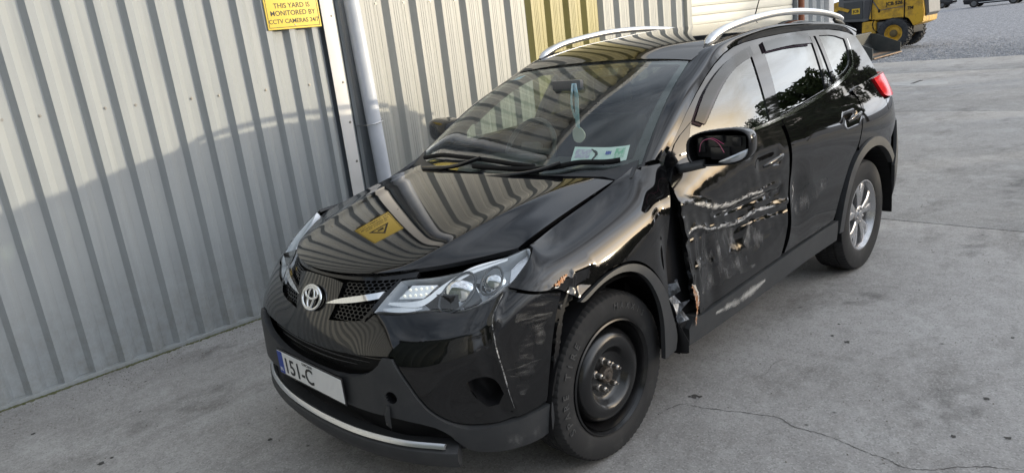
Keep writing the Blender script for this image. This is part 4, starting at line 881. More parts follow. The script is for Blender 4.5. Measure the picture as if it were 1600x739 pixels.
# stickers behind the glass
fst=field(WS,.004,.004,off=-.005)
st_=panel('licence_paper',fst,[(.53,.225),(.89,.197),(.905,.085),(.565,.125)],(.7,.85),.03,mat('pale_green_paper',(.72,.82,.80),.6,noise=(22,.9,(.85,.88,.87),.45,.55)),car,depth=0,it=0)
for pg,c in (([(.555,.205),(.665,.196),(.675,.135),(.575,.145)],(.55,.45,.62)),([(.765,.180),(.80,.178),(.803,.150),(.768,.153)],(.05,.08,.42)),([(.82,.188),(.875,.182),(.885,.110),(.83,.118)],(.25,.55,.38))):
    panel('printed_patch',field(WS,.004,.004,off=-.0035),pg,(.7,.85),.03,mat('print_%d'%int(c[0]*100),c,.6,noise=(60,.8,(.7,.72,.72),.45,.55)),st_,depth=0,it=1)
strip('printed_line',field(WS,.004,.004,off=-.0035),[(.66,.20),(.71,.165),(.70,.12)],.012,BLACKT,st_,off=0,jag=.3,wsc=(.7,.85))
panel('blue_sticker',fst,[(-.965,.92),(-.84,.935),(-.845,.885),(-.965,.868)],(.7,.85),.03,mat('blue_sticker',(.15,.42,.62),.5),car,depth=0,it=0)
# roof rails and aerial
for sgn in (1,-1):
    ln=cr([(-1.27,sgn*.575,1.578),(-1.36,sgn*.575,1.618),(-1.55,sgn*.58,1.655),(-1.95,sgn*.58,1.684),(-2.35,sgn*.575,1.680),(-2.70,sgn*.57,1.652),(-2.95,sgn*.565,1.612),(-3.03,sgn*.56,1.583)],6)
    rl=tube('roof_rail',ln,[.010]+[.022,.028]+[.031]*(len(ln)-6)+[.028,.022]+[.010],SILVER,car,14,flat=(.85,.62))
    for a,b in (((-1.24,1.558),(-1.42,1.625)),((-2.86,1.60),(-3.02,1.565))):
        tube('rail_foot',[(a[0],sgn*.580,a[1]),((a[0]+b[0])/2,sgn*.58,(a[1]+b[1])/2-.004),(b[0],sgn*.578,b[1]-.005)],[.012,.024,.012],PLAST,rl,10,flat=(.9,.8))
tube('aerial',[(-2.9,0,1.61),(-2.93,0,1.68),(-3.0,0,1.79)],[.009,.005,.0035],DARK,car,8)
# door mirrors
def outline(n,a,b,e): return [(a*math.copysign(abs(math.cos(t))**e,math.cos(t)),b*math.copysign(abs(math.sin(t))**e,math.sin(t))) for t in [2*math.pi*i/n for i in range(n)]]
def mirror_housing(sgn,broken):
    oc=outline(36,.140,.076,.62); V=[];F=[];K=36; cx,cy,cz=(-.60,1.0,1.183) if broken else (-.76,.985,1.21)
    secs=[(0,.99),(-.03,1.0),(-.07,.97),(-.10,.86),(-.125,.62),(-.135,.25)] if broken else [(.055,.30),(.05,.62),(.03,.88),(0,1.0),(-.05,1.0),(-.09,.98)]
    for dx,k in secs:
        for a,b in oc: V.append((cx+dx-.10*a,(cy+a*k)*sgn,cz+b*k+ (.012*a/.14)))
    for j in range(len(secs)-1):
        for i in range(K): F.append((j*K+i,j*K+(i+1)%K,(j+1)*K+(i+1)%K,(j+1)*K+i))
    F.append(tuple((len(secs)-1)*K+i for i in range(K)))
    if not broken: F.append(tuple(range(K)))
    bm=bmesh.new(); vs_=[bm.verts.new(v) for v in V]
    for f in F: bm.faces.new([vs_[q] for q in f])
    o=bmobj('door_mirror',bm,GLOSSB,car,50)
    if broken:
        o.modifiers.new('thick','SOLIDIFY').thickness=.006
        # bare inner frame with motor block, wiring and the repeater lens
        b=bmesh.new()
        bbox(b,-.66,-.63,.885,1.115,1.135,1.232,.01); bbox(b,-.635,-.612,.96,1.05,1.13,1.185,.008); bbox(b,-.635,-.615,.90,.935,1.16,1.225,.006); bbox(b,-.635,-.618,1.06,1.10,1.19,1.228,.005); bbox(b,-.635,-.613,.985,1.02,1.20,1.235,.004)
        bmobj('mirror_inner_frame',b,mat('mirror_inner_black',(.018,.018,.02),.22),o)
        tube('wire',cr([(-.605,.915,1.165),(-.598,.93,1.205),(-.600,.965,1.222),(-.602,1.005,1.205),(-.605,1.03,1.165)],5),.0012,mat('pink_wire',(.62,.16,.28),.5),o,6)
        tube('wire',cr([(-.606,.95,1.217),(-.600,.985,1.224),(-.605,1.03,1.20)],5),.0012,mat('magenta_wire',(.55,.05,.20),.5),o,6)
        tube('repeater_lens',cr([(-.588,1.015,1.128),(-.594,1.055,1.136),(-.606,1.10,1.152),(-.632,1.135,1.178)],5),[.002,.004,.006,.008,.009,.010,.011,.012,.0125,.013,.013,.0125,.011,.009,.007,.004],mat('clear_repeater',(.55,.57,.60),.1,.6),o,12,flat=(.7,1.2))
        V,F=tube_vf([(-.56,.835,1.095),(-.60,.87,1.100),(-.615,.93,1.112)],[.026,.028,.026],12,True,(1.3,.75)); mobj('mirror_arm',V,F,PLAST,o,smooth=True)
    else:
        V,F=tube_vf([(-.60,.82*sgn,1.12),(-.72,.92*sgn,1.15)],[.028,.024],10); mobj('mirror_arm',V,F,PLAST,o,smooth=True)
    return o
mirror_housing(1,True); mirror_housing(-1,False)
# door handles
for dr,fx,x0,z0 in ((doorF,fd,-1.32,.985),(doorR,frd,-2.37,1.036)):
    k=math.radians(5); V=[]
    pts=[]
    for t in np.linspace(-1,1,13):
        u_,v_=sv(x0-t*.112,z0+t*.012); p,n_=fx([u_],[v_]); pts.append(p[0]+n_[0]*(.030+.012*(1-t*t)-.006*abs(t)**6))
    tube('door_handle',pts,[.007,.012]+[.014]*9+[.012,.007],PAINT,dr,12,flat=(.62,1.0))
# bent metal and bare edges at the crash gap between wing and door
def crumple(name,u0,u1,v0,v1,nu,nv,amp,off,m,parent,seed,f=fW):
    r=np.random.default_rng(seed); V=[];F=[]
    for i in range(nu):
        for j in range(nv):
            u_=u0+(u1-u0)*i/(nu-1)+r.normal(0,.004); v_=v0+(v1-v0)*j/(nv-1)+r.normal(0,.03); p,n_=f([u_],[v_]); V.append(p[0]+n_[0]*(off+amp*r.normal()))
    for i in range(nu-1):
        for j in range(nv-1):
            if r.random()>.06: F.append((i*nv+j,(i+1)*nv+j,(i+1)*nv+j+1,i*nv+j+1))
    o=mobj(name,V,F,m,parent); o.modifiers.new('thick','SOLIDIFY').thickness=.003; return o
crumple('torn_panel',1.87,1.955,1.75,2.85,3,5,.020,-.030,BENT,car,3); crumple('torn_panel',1.90,1.98,1.15,2.1,3,4,.022,-.025,BENT,car,8)
crumple('torn_panel',1.875,1.99,.55,1.5,6,7,.016,-.02,DARK,car,5)
strip('rusty_edge',fd,[(1.995,2.55),(2.02,2.30),(2.045,2.0),(2.05,1.6),(2.03,1.25),(2.035,1.05)],.030,RUST,doorF,off=.003,jag=.9,seg=9)
strip('pale_torn_edge',fd,[(1.99,2.62),(2.035,2.38),(2.06,2.05),(2.055,1.7)],.012,mat('torn_filler',(.62,.60,.55),.7,noise=(60,.8,(.3,.16,.07))),doorF,off=.0045,jag=.8,seg=7)
tube('hinge_stay',[(-.44,.80,.98),(-.50,.82,.96)],.014,DARK,car); tube('hinge_stay',[(-.42,.80,.62),(-.50,.83,.60)],.014,BENT,car)
box('hinge_pillar',-.60,-.40,.70,.80,.34,1.08,DARK,car,.02)
tube('loose_liner_tail',[(-.43,.86,.42),(-.45,.865,.34),(-.455,.87,.285)],[.02,.036,.028],DARK,car,10,flat=(1.4,.5))
strip('rusty_tear',ff,[(1.150,4.69),(1.175,4.66),(1.205,4.68),(1.235,4.70)],.012,RUST,wing,off=.003,jag=.75,seg=7)
strip('bare_crease',ff,[(1.15,4.64),(1.16,4.60),(1.175,4.58)],.004,mat('bare_primer',(.55,.55,.54),.5),wing,off=.002,jag=.6)
strip('torn_flange',Wf(off=-.012),[(1.225,4.25),(1.185,3.95),(1.155,3.5),(1.13,2.9),(1.11,2.2),(1.095,1.7)],.022,DARK,bumper,jag=.25,seg=7)
for i,v_ in enumerate((4.0,3.6,3.2,2.75,2.3,1.95)):
    u_=1.185-.018*i; p,n_=fW([u_],[v_]); bm=bmesh.new(); q=p[0]; bbox(bm,q[0]-.010,q[0]+.008,q[1]-.034,q[1]-.012,q[2]-.008,q[2]+.008,.002); bmobj('clip',bm,PLAST,bumper)
# scrapes in the paint
for pts,wd,m in (([(2.081,4.8),(2.15,4.7),(2.277,4.45),(2.439,4.32),(2.575,4.35),(2.716,4.3)],.020,SCUFF),([(2.63,4.19),(2.717,4.16),(2.821,4.08)],.018,SCUFF),([(2.35,4.19),(2.478,4.09),(2.574,4.07)],.008,SCUFF),([(2.015,4.1),(2.103,4.15),(2.19,3.96),(2.233,3.87)],.010,SCUFF),([(2.233,3.87),(2.366,3.77),(2.501,3.65),(2.653,3.77),(2.85,3.63)],.020,SCUFF),
  ([(2.08,3.05),(2.247,3.09),(2.423,3.22),(2.604,2.95),(2.72,2.6)],.13,SCUFF2),([(2.464,1.91),(2.541,1.9),(2.614,1.89)],.03,SCUFF2),([(2.10,2.1),(2.3,2.3),(2.55,2.25)],.10,SCUFF2),([(2.30,2.75),(2.31,3.2),(2.335,3.55)],.03,SCUFF2),([(2.42,2.9),(2.44,3.3),(2.43,3.6)],.03,SCUFF2),([(2.55,2.8),(2.6,3.2),(2.62,3.5)],.035,SCUFF2)):
    strip('scrape',fd,pts,wd,m,doorF,off=.0015,cross=5,seg=10)
for pts,wd,m in (([(3.045,3.2),(3.08,3.6),(3.085,4.07)],.03,SCUFF2),([(3.172,3.35),(3.237,3.61),(3.259,3.81)],.03,SCUFF2),([(3.05,3.4),(3.09,3.75),(3.075,4.0)],.008,SCUFF),([(3.06,3.0),(3.25,3.3),(3.5,3.5)],.10,SCUFF2)):
    strip('scrape',frd,pts,wd,m,doorR,off=.0015,cross=5,seg=10)
for pts,wd,m in (([(.858,5.0),(.846,4.52),(.878,3.96),(.905,3.25),(.922,2.46),(.934,1.92)],.004,SCUFF),([(.895,3.03),(.939,2.84),(.974,2.72)],.005,SCUFF3),([(.907,3.06),(.966,3.02),(1.062,3.0)],.006,SCUFF3),([(.95,4.24),(1.052,4.16),(1.13,4.05)],.006,SCUFF3),([(1.085,4.4),(1.067,4.04),(1.068,3.37)],.06,SCUFF3),([(.95,4.45),(1.03,4.3),(1.13,4.15)],.10,SCUFF3),([(.97,2.2),(1.0,3.0),(1.02,3.8)],.07,SCUFF3),([(.72,3.9),(.80,4.0),(.87,3.85)],.05,SCUFF3)):
    strip('scrape',fb,pts,wd,m,bumper,off=.0015,cross=5,seg=10)
strip('scrape',Wf(off=.006),[(2.22,.96),(2.40,.93),(2.542,.95),(2.70,1.05)],.055,scuffmat('pale_scuff',(.40,.39,.37),12,.30,.56),sl_,off=.0015,cross=5,seg=10)
strip('scrape',Wf(off=.010),[(.80,.9),(.93,.85),(1.05,1.0)],.06,SCUFF2,clad,off=.0015,cross=5,seg=10)

# ------------------------------------------------------------------ wheels
def tyre_profile(ro,ri,w_):
    h=w_/2
    return [(ri-.004,h*.80),(ri+.006,h*.92),(ri+.022,h*.99),(ri+(ro-ri)*.45,h*1.03),(ro-.028,h*.985),(ro-.012,h*.93),(ro-.004,h*.82),(ro,h*.60),(ro,h*.50),(ro-.008,h*.48),(ro-.008,h*.40),(ro,h*.38),(ro,h*.10),(ro-.008,h*.08),(ro-.008,-h*.08),(ro,-h*.10),(ro,-h*.38),(ro-.008,-h*.40),(ro-.008,-h*.48),(ro,-h*.5),(ro-.004,-h*.82),(ro-.028,-h*.98),(ri+(ro-ri)*.45,-h*1.03),(ri+.006,-h*.92),(ri-.004,-h*.8)]
def tread(k,j):
    if j in (5,6,7) or j in (19,20): return -.0045 if k%3==0 else 0.
    if j in (11,12,15,16): return -.0045 if (k+1)%3==0 else 0.
    return 0.
def make_tyre(c,yout,ro,ri,w_,parent,side):
    return revolve('tyre',tyre_profile(ro,ri,w_),RUBBER,parent,228,'y',(c[0],yout-side*w_/2,c[1]),side,30,tread)
def arc_text(s,R_,a0,step,size,m,parent,c,y):
    """raised letters round the sidewall, reading clockwise seen from outside (+y)"""
    for i,ch in enumerate(s):
        if ch==' ': continue
        a=R(a0+step*i); up=(-math.sin(a),0,math.cos(a)); rt=(-math.cos(a),0,-math.sin(a))
        text('lettering',ch,size,m,parent,(c[0]-R_*math.sin(a),y,c[1]+R_*math.cos(a)),rt,up,.0012,bold=.0006)
# front left: black steel spare
c=(0,.350); yf=.832
spare=revolve('wheel',[(.243,.0),(.243,.010),(.236,.013),(.231,.004),(.224,-.010),(.217,-.022),(.213,-.040),(.210,-.058),(.206,-.060),(.202,-.048),(.194,-.024),(.181,-.006),(.165,.004),(.147,.007),(.130,.003),(.118,-.010),(.108,-.026),(.100,-.036),(.088,-.041),(.060,-.042),(.034,-.042),(.033,-.042)],STEELB,car,72,'y',(c[0],yf,c[1]),1,50)
make_tyre(c,yf+.012,.352,.238,.200,spare,1)
revolve('rim_barrel',[(.224,.0),(.20,-.06),(.196,-.19)],STEELB,spare,48,'y',(c[0],yf,c[1]))
revolve('hub',[(.036,-.044),(.034,-.020),(.026,-.014),(.018,-.016),(.012,-.008),(0,-.006)],mat('rusty_hub',(.075,.060,.048),.7,.3,noise=(50,.8,(.05,.045,.04))),spare,24,'y',(c[0],yf,c[1]))
for i in range(5):
    a=2*math.pi*i/5+.35; x,z=c[0]+.057*math.cos(a),c[1]+.057*math.sin(a)
    revolve('wheel_nut',[(.019,-.042),(.016,-.036),(.0115,-.034),(.0115,-.010),(.009,-.006),(.005,-.004),(.005,.004),(0,.005)],NUT,spare,8,'y',(x,yf,z),1,30)
arc_text('SPARE TIRE',.300,-112,7.6,.044,RUBTXT,spare,c,yf+.0150)
arc_text('MAXXIS',.297,8,7.6,.036,RUBTXT,spare,c,yf+.0150)
# alloys
def alloy(cx,cz,yo,side):
    wl=revolve('wheel',[(.232,.0),(.231,.006),(.222,.007),(.217,-.004),(.208,-.016),(.200,-.05),(.196,-.19)],ALLOY,car,60,'y',(cx,yo,cz),side,50)
    revolve('wheel_back',[(.198,-.085),(.05,-.085),(0,-.085)],DARK,wl,36,'y',(cx,yo,cz),side)
    for i in range(5):
        bm=bmesh.new(); a0=2*math.pi*i/5+R(92)
        for sgn in (1,-1):
            sec=[]
            for r_,da,hw,d0,th in ((.040,4,.016,-.022,.045),(.085,6.5,.023,-.014,.04),(.14,10,.027,-.010,.036),(.19,13.5,.029,-.012,.034),(.216,15,.031,-.018,.03)):
                a=a0+sgn*R(da); cxx,czz=r_*math.cos(a),r_*math.sin(a); tx,tz=-math.sin(a),math.cos(a)
                q=[(-hw,d0-th),(-hw,d0-.006),(-hw*.7,d0),(hw*.7,d0),(hw,d0-.006),(hw,d0-th)]
                sec.append([bm.verts.new((cx+cxx+tx*h_,yo+side*d_,cz+czz+tz*h_)) for h_,d_ in q])
            for A,B in zip(sec[:-1],sec[1:]):
                for j in range(5): bm.faces.new((A[j],A[j+1],B[j+1],B[j]))
        bmobj('spoke',bm,ALLOY,wl,40)
    revolve('hub_cap',[(.062,-.05),(.060,-.018),(.05,-.013),(.034,-.014),(.032,-.008),(.020,-.004),(0,-.003)],ALLOY,wl,30,'y',(cx,yo,cz),side,30)
    for i in range(5):
        a=2*math.pi*i/5+R(128); revolve('wheel_nut',[(.010,-.024),(.010,-.010),(.006,-.006),(0,-.006)],NUT,wl,8,'y',(cx+.047*math.cos(a),yo,cz+.047*math.sin(a)),side)
    revolve('brake_disc',[(.15,-.075),(.07,-.075)],mat('brake_steel',(.25,.24,.23),.4,.8),wl,40,'y',(cx,yo,cz),side)
    make_tyre((cx,cz),yo+side*.014,.362,.224,.222,wl,side); return wl
alloy(-2.66,.358,.846,1); alloy(-2.66,.358,-.846,-1); alloy(0,.358,-.846,-1)
# ------------------------------------------------------------------ interior
box('floor_pan',-3.3,-.35,-.72,.72,.36,.42,DARK,car)
bm=bmesh.new(); bbox(bm,-.92,-.36,-.70,.70,.72,1.02,.05); bbox(bm,-.86,-.55,-.62,-.20,1.0,1.075,.03); bbox(bm,-.90,-.62,-.16,.16,.98,1.06,.03); bmobj('dashboard',bm,DASH,car)
def rot(o,ax,a,piv):
    o.data.transform(Matrix.Translation(piv)@Matrix.Rotation(a,4,ax)@Matrix.Translation([-q for q in piv]))
sw=[]; 
V,F=tube_vf([(0,.185*math.cos(t),.185*math.sin(t)) for t in [2*math.pi*i/36 for i in range(37)]],.015,8,False); s_=mobj('steering_wheel',V,F,mat('wheel_leather',(.05,.05,.05),.5),car,smooth=True)
s_.data.transform(Matrix.Translation((-.90,-.38,1.08))@Matrix.Rotation(R(-26),4,'Y'))
bm=bmesh.new(); bbox(bm,-.03,.02,-.07,.07,-.05,.05,.015); bbox(bm,-.012,.008,-.18,.18,-.02,.015,.005); bbox(bm,-.012,.008,-.02,.02,-.18,0,.005)
s2=bmobj('wheel_boss',bm,DASH,s_); s2.data.transform(Matrix.Translation((-.90,-.38,1.08))@Matrix.Rotation(R(-26),4,'Y'))
def seat(x,y,w_,hd=True):
    bm=bmesh.new(); bbox(bm,x-.28,x+.26,y-w_,y+w_,.55,.70,.05); st0=bmobj('seat',bm,SEAT,car)
    bm=bmesh.new(); bbox(bm,x-.40,x-.26,y-w_,y+w_,.62,1.20,.06); b_=bmobj('backrest',bm,SEAT,st0); rot(b_,'Y',R(-12),(x-.30,y,.62))
    if hd:
        bm=bmesh.new(); bbox(bm,x-.52,x-.42,y-.13,y+.13,1.24,1.42,.04); bmobj('headrest',bm,SEAT,st0)
seat(-1.25,.38,.25); seat(-1.25,-.38,.25); seat(-2.15,.34,.33); seat(-2.15,-.34,.33)
bm=bmesh.new(); bbox(bm,-.86,-.83,-.10,.10,1.42,1.475,.012); bmobj('rear_view_mirror',bm,mat('mirror_grey',(.10,.10,.105),.4),car)
tube('headliner_edge',[(-1.2,-.5,1.50),(-1.2,0,1.52),(-1.2,.5,1.50)],.02,SEAT,car)
panel('headliner',field(ROOF,.003,.003,off=-.045),[(-.96,1.22),(.96,1.22),(.96,3.1),(-.96,3.1)],(.6,1),.12,mat('headlining',(.30,.29,.27),.9),car,depth=0,it=0)
# lanyard with tag hanging from the mirror: a thing of its own
ly=tag(empty('lanyard',(-.80,.08,1.44)),'pale blue lanyard with a round cream tag hanging behind the windscreen','lanyard')
BLY=mat('lanyard_blue',(.42,.70,.84),.6,noise=(70,.7,(.75,.85,.9),.45,.55))
def rib(name,pts,w_,m):
    V=[];F=[]
    for x,y,z in pts: V+=[(x-w_*.4,y-w_,z),(x+w_*.4,y+w_,z)]
    for i in range(len(pts)-1): F.append((2*i,2*i+1,2*i+3,2*i+2))
    o=mobj(name,V,F,m,ly); o.modifiers.new('thick','SOLIDIFY').thickness=.0015; return o
rib('strap',[(0,-.005,.02),(.002,-.020,-.05),(.003,-.022,-.10),(0,-.008,-.16)],.009,BLY); rib('strap',[(0,.006,.02),(-.002,.012,-.05),(0,.008,-.13),(0,.004,-.21)],.020,BLY)
tg_=[(.0+.042*math.cos(t)*(1+.08*math.cos(3*t)),.042*math.sin(t)) for t in [2*math.pi*i/28 for i in range(28)]]
bm=bmesh.new(); fv=[bm.verts.new((.004*k_,a+.006,b-.245)) for k_ in (0,) for a,b in tg_]; fc_=bm.faces.new(fv); r_=bmesh.ops.extrude_face_region(bm,geom=[fc_]); bmesh.ops.translate(bm,verts=[q for q in r_['geom'] if isinstance(q,bmesh.types.BMVert)],vec=(.004,0,0))
bmobj('tag',bm,mat('cream_tag',(.80,.77,.68),.6),ly,30)

# ================================================================== things behind
YEL=mat('machine_yellow',(.58,.34,.02),.45,noise=(4.5,.9,(.17,.10,.025),.46,.72))
GREYM=mat('machine_grey',(.10,.105,.11),.55,noise=(6,.5,(.17,.17,.17)))
BUCK=mat('worn_bucket_steel',(.055,.062,.062),.5,.4,noise=(4,.7,(.10,.10,.095)))
BUCKIN=mat('rusty_bucket_floor',(.30,.20,.13),.6,.3,noise=(3,.8,(.14,.09,.06)))
th=tag(empty('telehandler',(-23.67,-5.78,0),R(-90)),'old yellow telehandler with grey cab standing on the gravel beyond the shed','machinery')
def tbox(n,a0,a1,b0,b1,z0,z1,m,bev=.03,par=None): return box(n,a0,a1,b0,b1,z0,z1,m,par or th,bev)
def prism(name,poly,b0,b1,m,parent,bev=.02):
    bm=bmesh.new(); A=[bm.verts.new((a,b0,z)) for a,z in poly]; B=[bm.verts.new((a,b1,z)) for a,z in poly]; n=len(poly)
    bm.faces.new(A); bm.faces.new(B[::-1])
    for i in range(n): bm.faces.new((A[i],A[(i+1)%n],B[(i+1)%n],B[i]))
    if bev: bmesh.ops.bevel(bm,geom=bm.edges[:],offset=bev,segments=2,affect='EDGES')
    return bmobj(name,bm,m,parent,35)
ck=prism('engine_cover',[(-.28,.97),(.60,.96),(.80,1.02),(.66,1.62),(.60,1.95),(-.28,1.80)],-1.55,-.12,YEL,th)
prism('rear_cover',[(-.30,.97),(-.30,1.78),(-.72,1.66),(-.80,1.50),(-.86,1.1),(-.84,.78),(-.56,.68),(-.44,.95)],-1.55,-.10,YEL,th)
prism('rear_grille',[(-.80,1.55),(-.74,1.64),(-.93,1.5),(-.97,1.05),(-.88,.95)],-1.4,-.25,GREYM,th,.01)
prism('lower_panel',[(-.28,.99),(.56,.98),(.60,1.10),(.62,1.28),(-.28,1.33)],-.12,-.095,YEL,th,.006)
prism('cover_line',[(-.27,1.335),(.46,1.275),(.46,1.255),(-.27,1.315)],-.12,-.088,GREYM,th,.003)
prism('cover_line',[(.46,1.27),(.66,1.58),(.68,1.56),(.48,1.25)],-.12,-.088,GREYM,th,.003)
tbox('cover_gap',-.30,-.275,-.20,-.090,.97,1.80,DARK,.004)
prism('side_tank',[(.56,.55),(.91,.46),(1.0,.50),(1.0,.93),(.56,.95)],-.45,-.08,YEL,th)
tbox('chassis',-.5,2.6,-1.35,-.40,.45,.98,DARK,.05); tbox('step',.30,.60,-.42,-.20,.55,.90,GREYM)
cab=prism('cab',[(.80,.98),(.92,.95),(1.74,1.0),(1.80,1.55),(1.70,2.75),(.72,2.75),(.66,1.62)],-1.15,-.14,GREYM,th)
prism('cab_door',[(.98,1.05),(1.58,1.08),(1.62,1.62),(1.0,1.62)],-.14,-.115,mat('door_dark',(.045,.05,.055),.4),cab,.01)
prism('cab_window',[(1.0,1.70),(1.62,1.70),(1.58,2.6),(1.02,2.6)],-.14,-.122,mat('cab_glass',(.03,.04,.045),.06),cab,.005)
prism('vent',[(.82,1.05),(.94,1.05),(.94,1.62),(.74,1.62)],-.14,-.12,mat('vent_grey',(.06,.06,.065),.6,bump=(30,.8,.02)),cab,.005)
box('decal',1.08,1.34,-.114,-.110,1.22,1.40,mat('decal_yellow',(.65,.42,.03),.5),cab)
def ttext(s,a,z,size,rot_=0.): text('lettering',s,size,BLACKT,th,(a,-.094,z),(-math.cos(rot_),0,math.sin(rot_)),(math.sin(rot_),0,math.cos(rot_)),.002,bold=.004)
text('lettering','JCB',.12,BLACKT,th,(1.21,-.108,1.31),(-1,0,0),(0,0,1),.002,bold=.004)
text('lettering','JCB 526',.15,BLACKT,th,(.02,-.110,1.44),(-1,0,.03),(.03,0,1),.004,bold=.004)
text('lettering','TM',.12,BLACKT,th,(-.47,-.088,1.25),(-1,0,0),(0,0,1),.004,bold=.004)
prism('front_mudguard',[(1.45,1.30),(1.75,1.42),(2.1,1.2),(2.1,1.28),(1.78,1.52),(1.40,1.38)],-.55,-.05,YEL,th,.01)
prism('boom',[(2.6,1.2),(-.4,1.9),(-.4,2.2),(2.6,1.55)],-.95,-.6,YEL,th)
TYR=mat('tractor_tyre',(.022,.024,.028),.8,noise=(9,.7,(.06,.062,.065)))
def bigwheel(a,b,side):
    c=(a,.50)
    wh=revolve('wheel',[(.29,.0),(.28,.012),(.25,.0),(.235,-.05),(.20,-.07),(.14,-.05),(.12,-.03),(.09,-.03),(.05,.01),(0,.012)],YEL,th,32,'y',(a,b-.03*side,.5),side)
    revolve('hub',[(.125,-.028),(.11,.0),(.05,.03),(0,.03)],mat('dirty_hub',(.12,.09,.04),.8),wh,16,'y',(a,b-.03*side,.5),side)
    revolve('tyre',[(.27,-.02),(.30,.01),(.40,.02),(.455,-.01),(.47,-.05),(.47,-.33),(.455,-.37),(.40,-.40),(.27,-.36)],TYR,wh,48,'y',(a,b,.5),side)
    for i in range(22):
        t=2*math.pi*i/22; bm=bmesh.new()
        for s_ in (0,1):
            tt=t+s_*math.pi/22; pp=[]
            for d,(da,y0) in enumerate(((0,-.01),(.16,-.20))):
                y1=y0 if s_==0 else -.38-y0
                for w_ in (-.035,.035):
                    for r_ in (.455,.505 if d else .495): pp.append(bm.verts.new((a+r_*math.cos(tt+da+w_),b+side*y1,.5+r_*math.sin(tt+da+w_))))
            for f_ in ((0,1,3,2),(4,5,7,6),(0,1,5,4),(2,3,7,6),(1,3,7,5),(0,2,6,4)): bm.faces.new([pp[q] for q in f_])
        bmobj('tread_bar',bm,TYR,wh,None)
    return wh
tube('hose',cr([(.62,-.09,1.0),(.66,-.07,.8),(.58,-.1,.62),(.5,-.2,.55)],4),.018,DARK,th,8)
tube('hose',cr([(2.3,-.3,1.45),(2.0,-.25,1.2),(1.8,-.3,.95)],4),.02,DARK,th,8)
tube('grab_rail',[(.70,-.10,1.0),(.70,-.07,1.3),(.68,-.07,1.62),(.66,-.10,1.8)],.014,DARK,th,8)
tbox('latch',.44,.50,-.10,-.075,1.20,1.30,DARK,.005); tbox('lamp',-.80,-.72,-.30,-.14,1.32,1.44,mat('rear_lamp_red',(.35,.02,.02),.3),.01)
tbox('axle',-.12,.12,-1.5,-.3,.40,.62,DARK,.04); tbox('axle',1.6,1.84,-1.5,-.3,.40,.62,DARK,.04)
bigwheel(0,0,1); bigwheel(1.72,0,1); bigwheel(0,-1.75,-1); bigwheel(1.72,-1.75,-1)
bk=tag(empty('loader_bucket',(-19.9,-5.08,0)),'dark steel loader bucket resting open on the gravel edge','bucket')
pr=[(0,0),(-.55,0),(-.80,.10),(-.92,.30),(-.90,.62)]
V=[];F=[]
for x in (0,-2.35):
    for y,z in pr: V.append((x,y,z+.01))
for i in range(4): F.append((i,i+1,6+i,5+i))
o=mobj('shell',V,F,BUCK,bk); o.modifiers.new('thick','SOLIDIFY').thickness=.03
o=mobj('floor_plate',[(-.03,.04,.035),(-2.32,.04,.035),(-2.32,-.56,.045),(-.03,-.56,.045)],[(0,1,2,3)],BUCKIN,bk); o.modifiers.new('thick','SOLIDIFY').thickness=.025
for x in (-.012,-2.338):
    o=mobj('side_plate',[(x,0,.0),(x,-.55,0),(x,-.80,.10),(x,-.92,.30),(x,-.90,.64),(x,-.70,.60),(x,0,.30)],[(0,1,2,3,4,5,6)],BUCK,bk); o.modifiers.new('thick','SOLIDIFY').thickness=.025
tube('top_rail',[(0,-.90,.64),(-2.35,-.90,.64)],.035,BUCK,bk,8)
# parked cars far across the gravel
DCAR=mat('dark_car_paint',(.012,.013,.016),.12); CGL=mat('dark_car_glass',(.02,.022,.025),.05); BSIL=mat('sill_bright',(.55,.56,.58),.3,.6)
def far_car(label,loc,rz,col):
    root=tag(empty('parked_car',loc,rz),label,'car','cars parked far across the gravel')
    secs=[]; prof=[(-2.2,.45,.70,.55),(-2.1,.30,.86,.72),(-1.5,.24,.90,.80),(-.9,.24,.98,.84),(0,.24,.98,.86),(.9,.24,.95,.86),(1.5,.24,.86,.82),(2.1,.30,.72,.74),(2.25,.42,.62,.6)]
    V=[];F=[]
    for x,z0,z1,hw in prof:
        for y,z in ((-hw*.92,z0),(-hw,z0+.15),(-hw,z1-.18),(-hw*.9,z1),(hw*.9,z1),(hw,z1-.18),(hw,z0+.15),(hw*.92,z0)): V.append((x,y,z))
    for i in range(len(prof)-1):
        for j in range(8): F.append((i*8+j,i*8+(j+1)%8,(i+1)*8+(j+1)%8,(i+1)*8+j))
    F+= [tuple(range(8)),tuple((len(prof)-1)*8+j for j in range(8))]
    b_=mobj('body',V,F,col,root,auto=40)
    V=[];F=[]
    for x,hw in ((1.05,.80),(.35,.62),(-.9,.62),(-1.75,.74)):
        z=.93 if hw>.7 else 1.44
        V+=[(x,-hw,z),(x,hw,z)]
    V+=[(1.05,-.82,.90),(1.05,.82,.90),(-1.75,-.78,.85),(-1.75,.78,.85)]
    F=[(0,1,3,2),(2,3,5,4),(4,5,7,6),(0,2,4,6),(1,7,5,3)]
    mobj('cabin',V,F,CGL,root,auto=30)
    for s_ in (1,-1): box('sill_strip',-1.0,1.0,s_*.862-.012,s_*.862+.012,.33,.38,BSIL,root,.004)
    for x in (-1.35,1.35):
        for s_ in (1,-1):
            wh=revolve('wheel',[(.20,.0),(.18,-.02),(.05,.0),(0,.0)],GREYM,root,20,'y',(x,s_*.84,.32),s_); revolve('tyre',[(.20,.0),(.27,.01),(.315,-.02),(.32,-.18),(.2,-.2)],RUBBER,wh,28,'y',(x,s_*.84,.32),s_)
    return root
far_car('dark parked car at the top right, right one of the two far cars',(-67.8,-12.4,-.03),R(88),DCAR)
far_car('dark parked car behind the telehandler tail, left one of the two far cars',(-75.8,-19.6,-.03),R(90),DCAR)
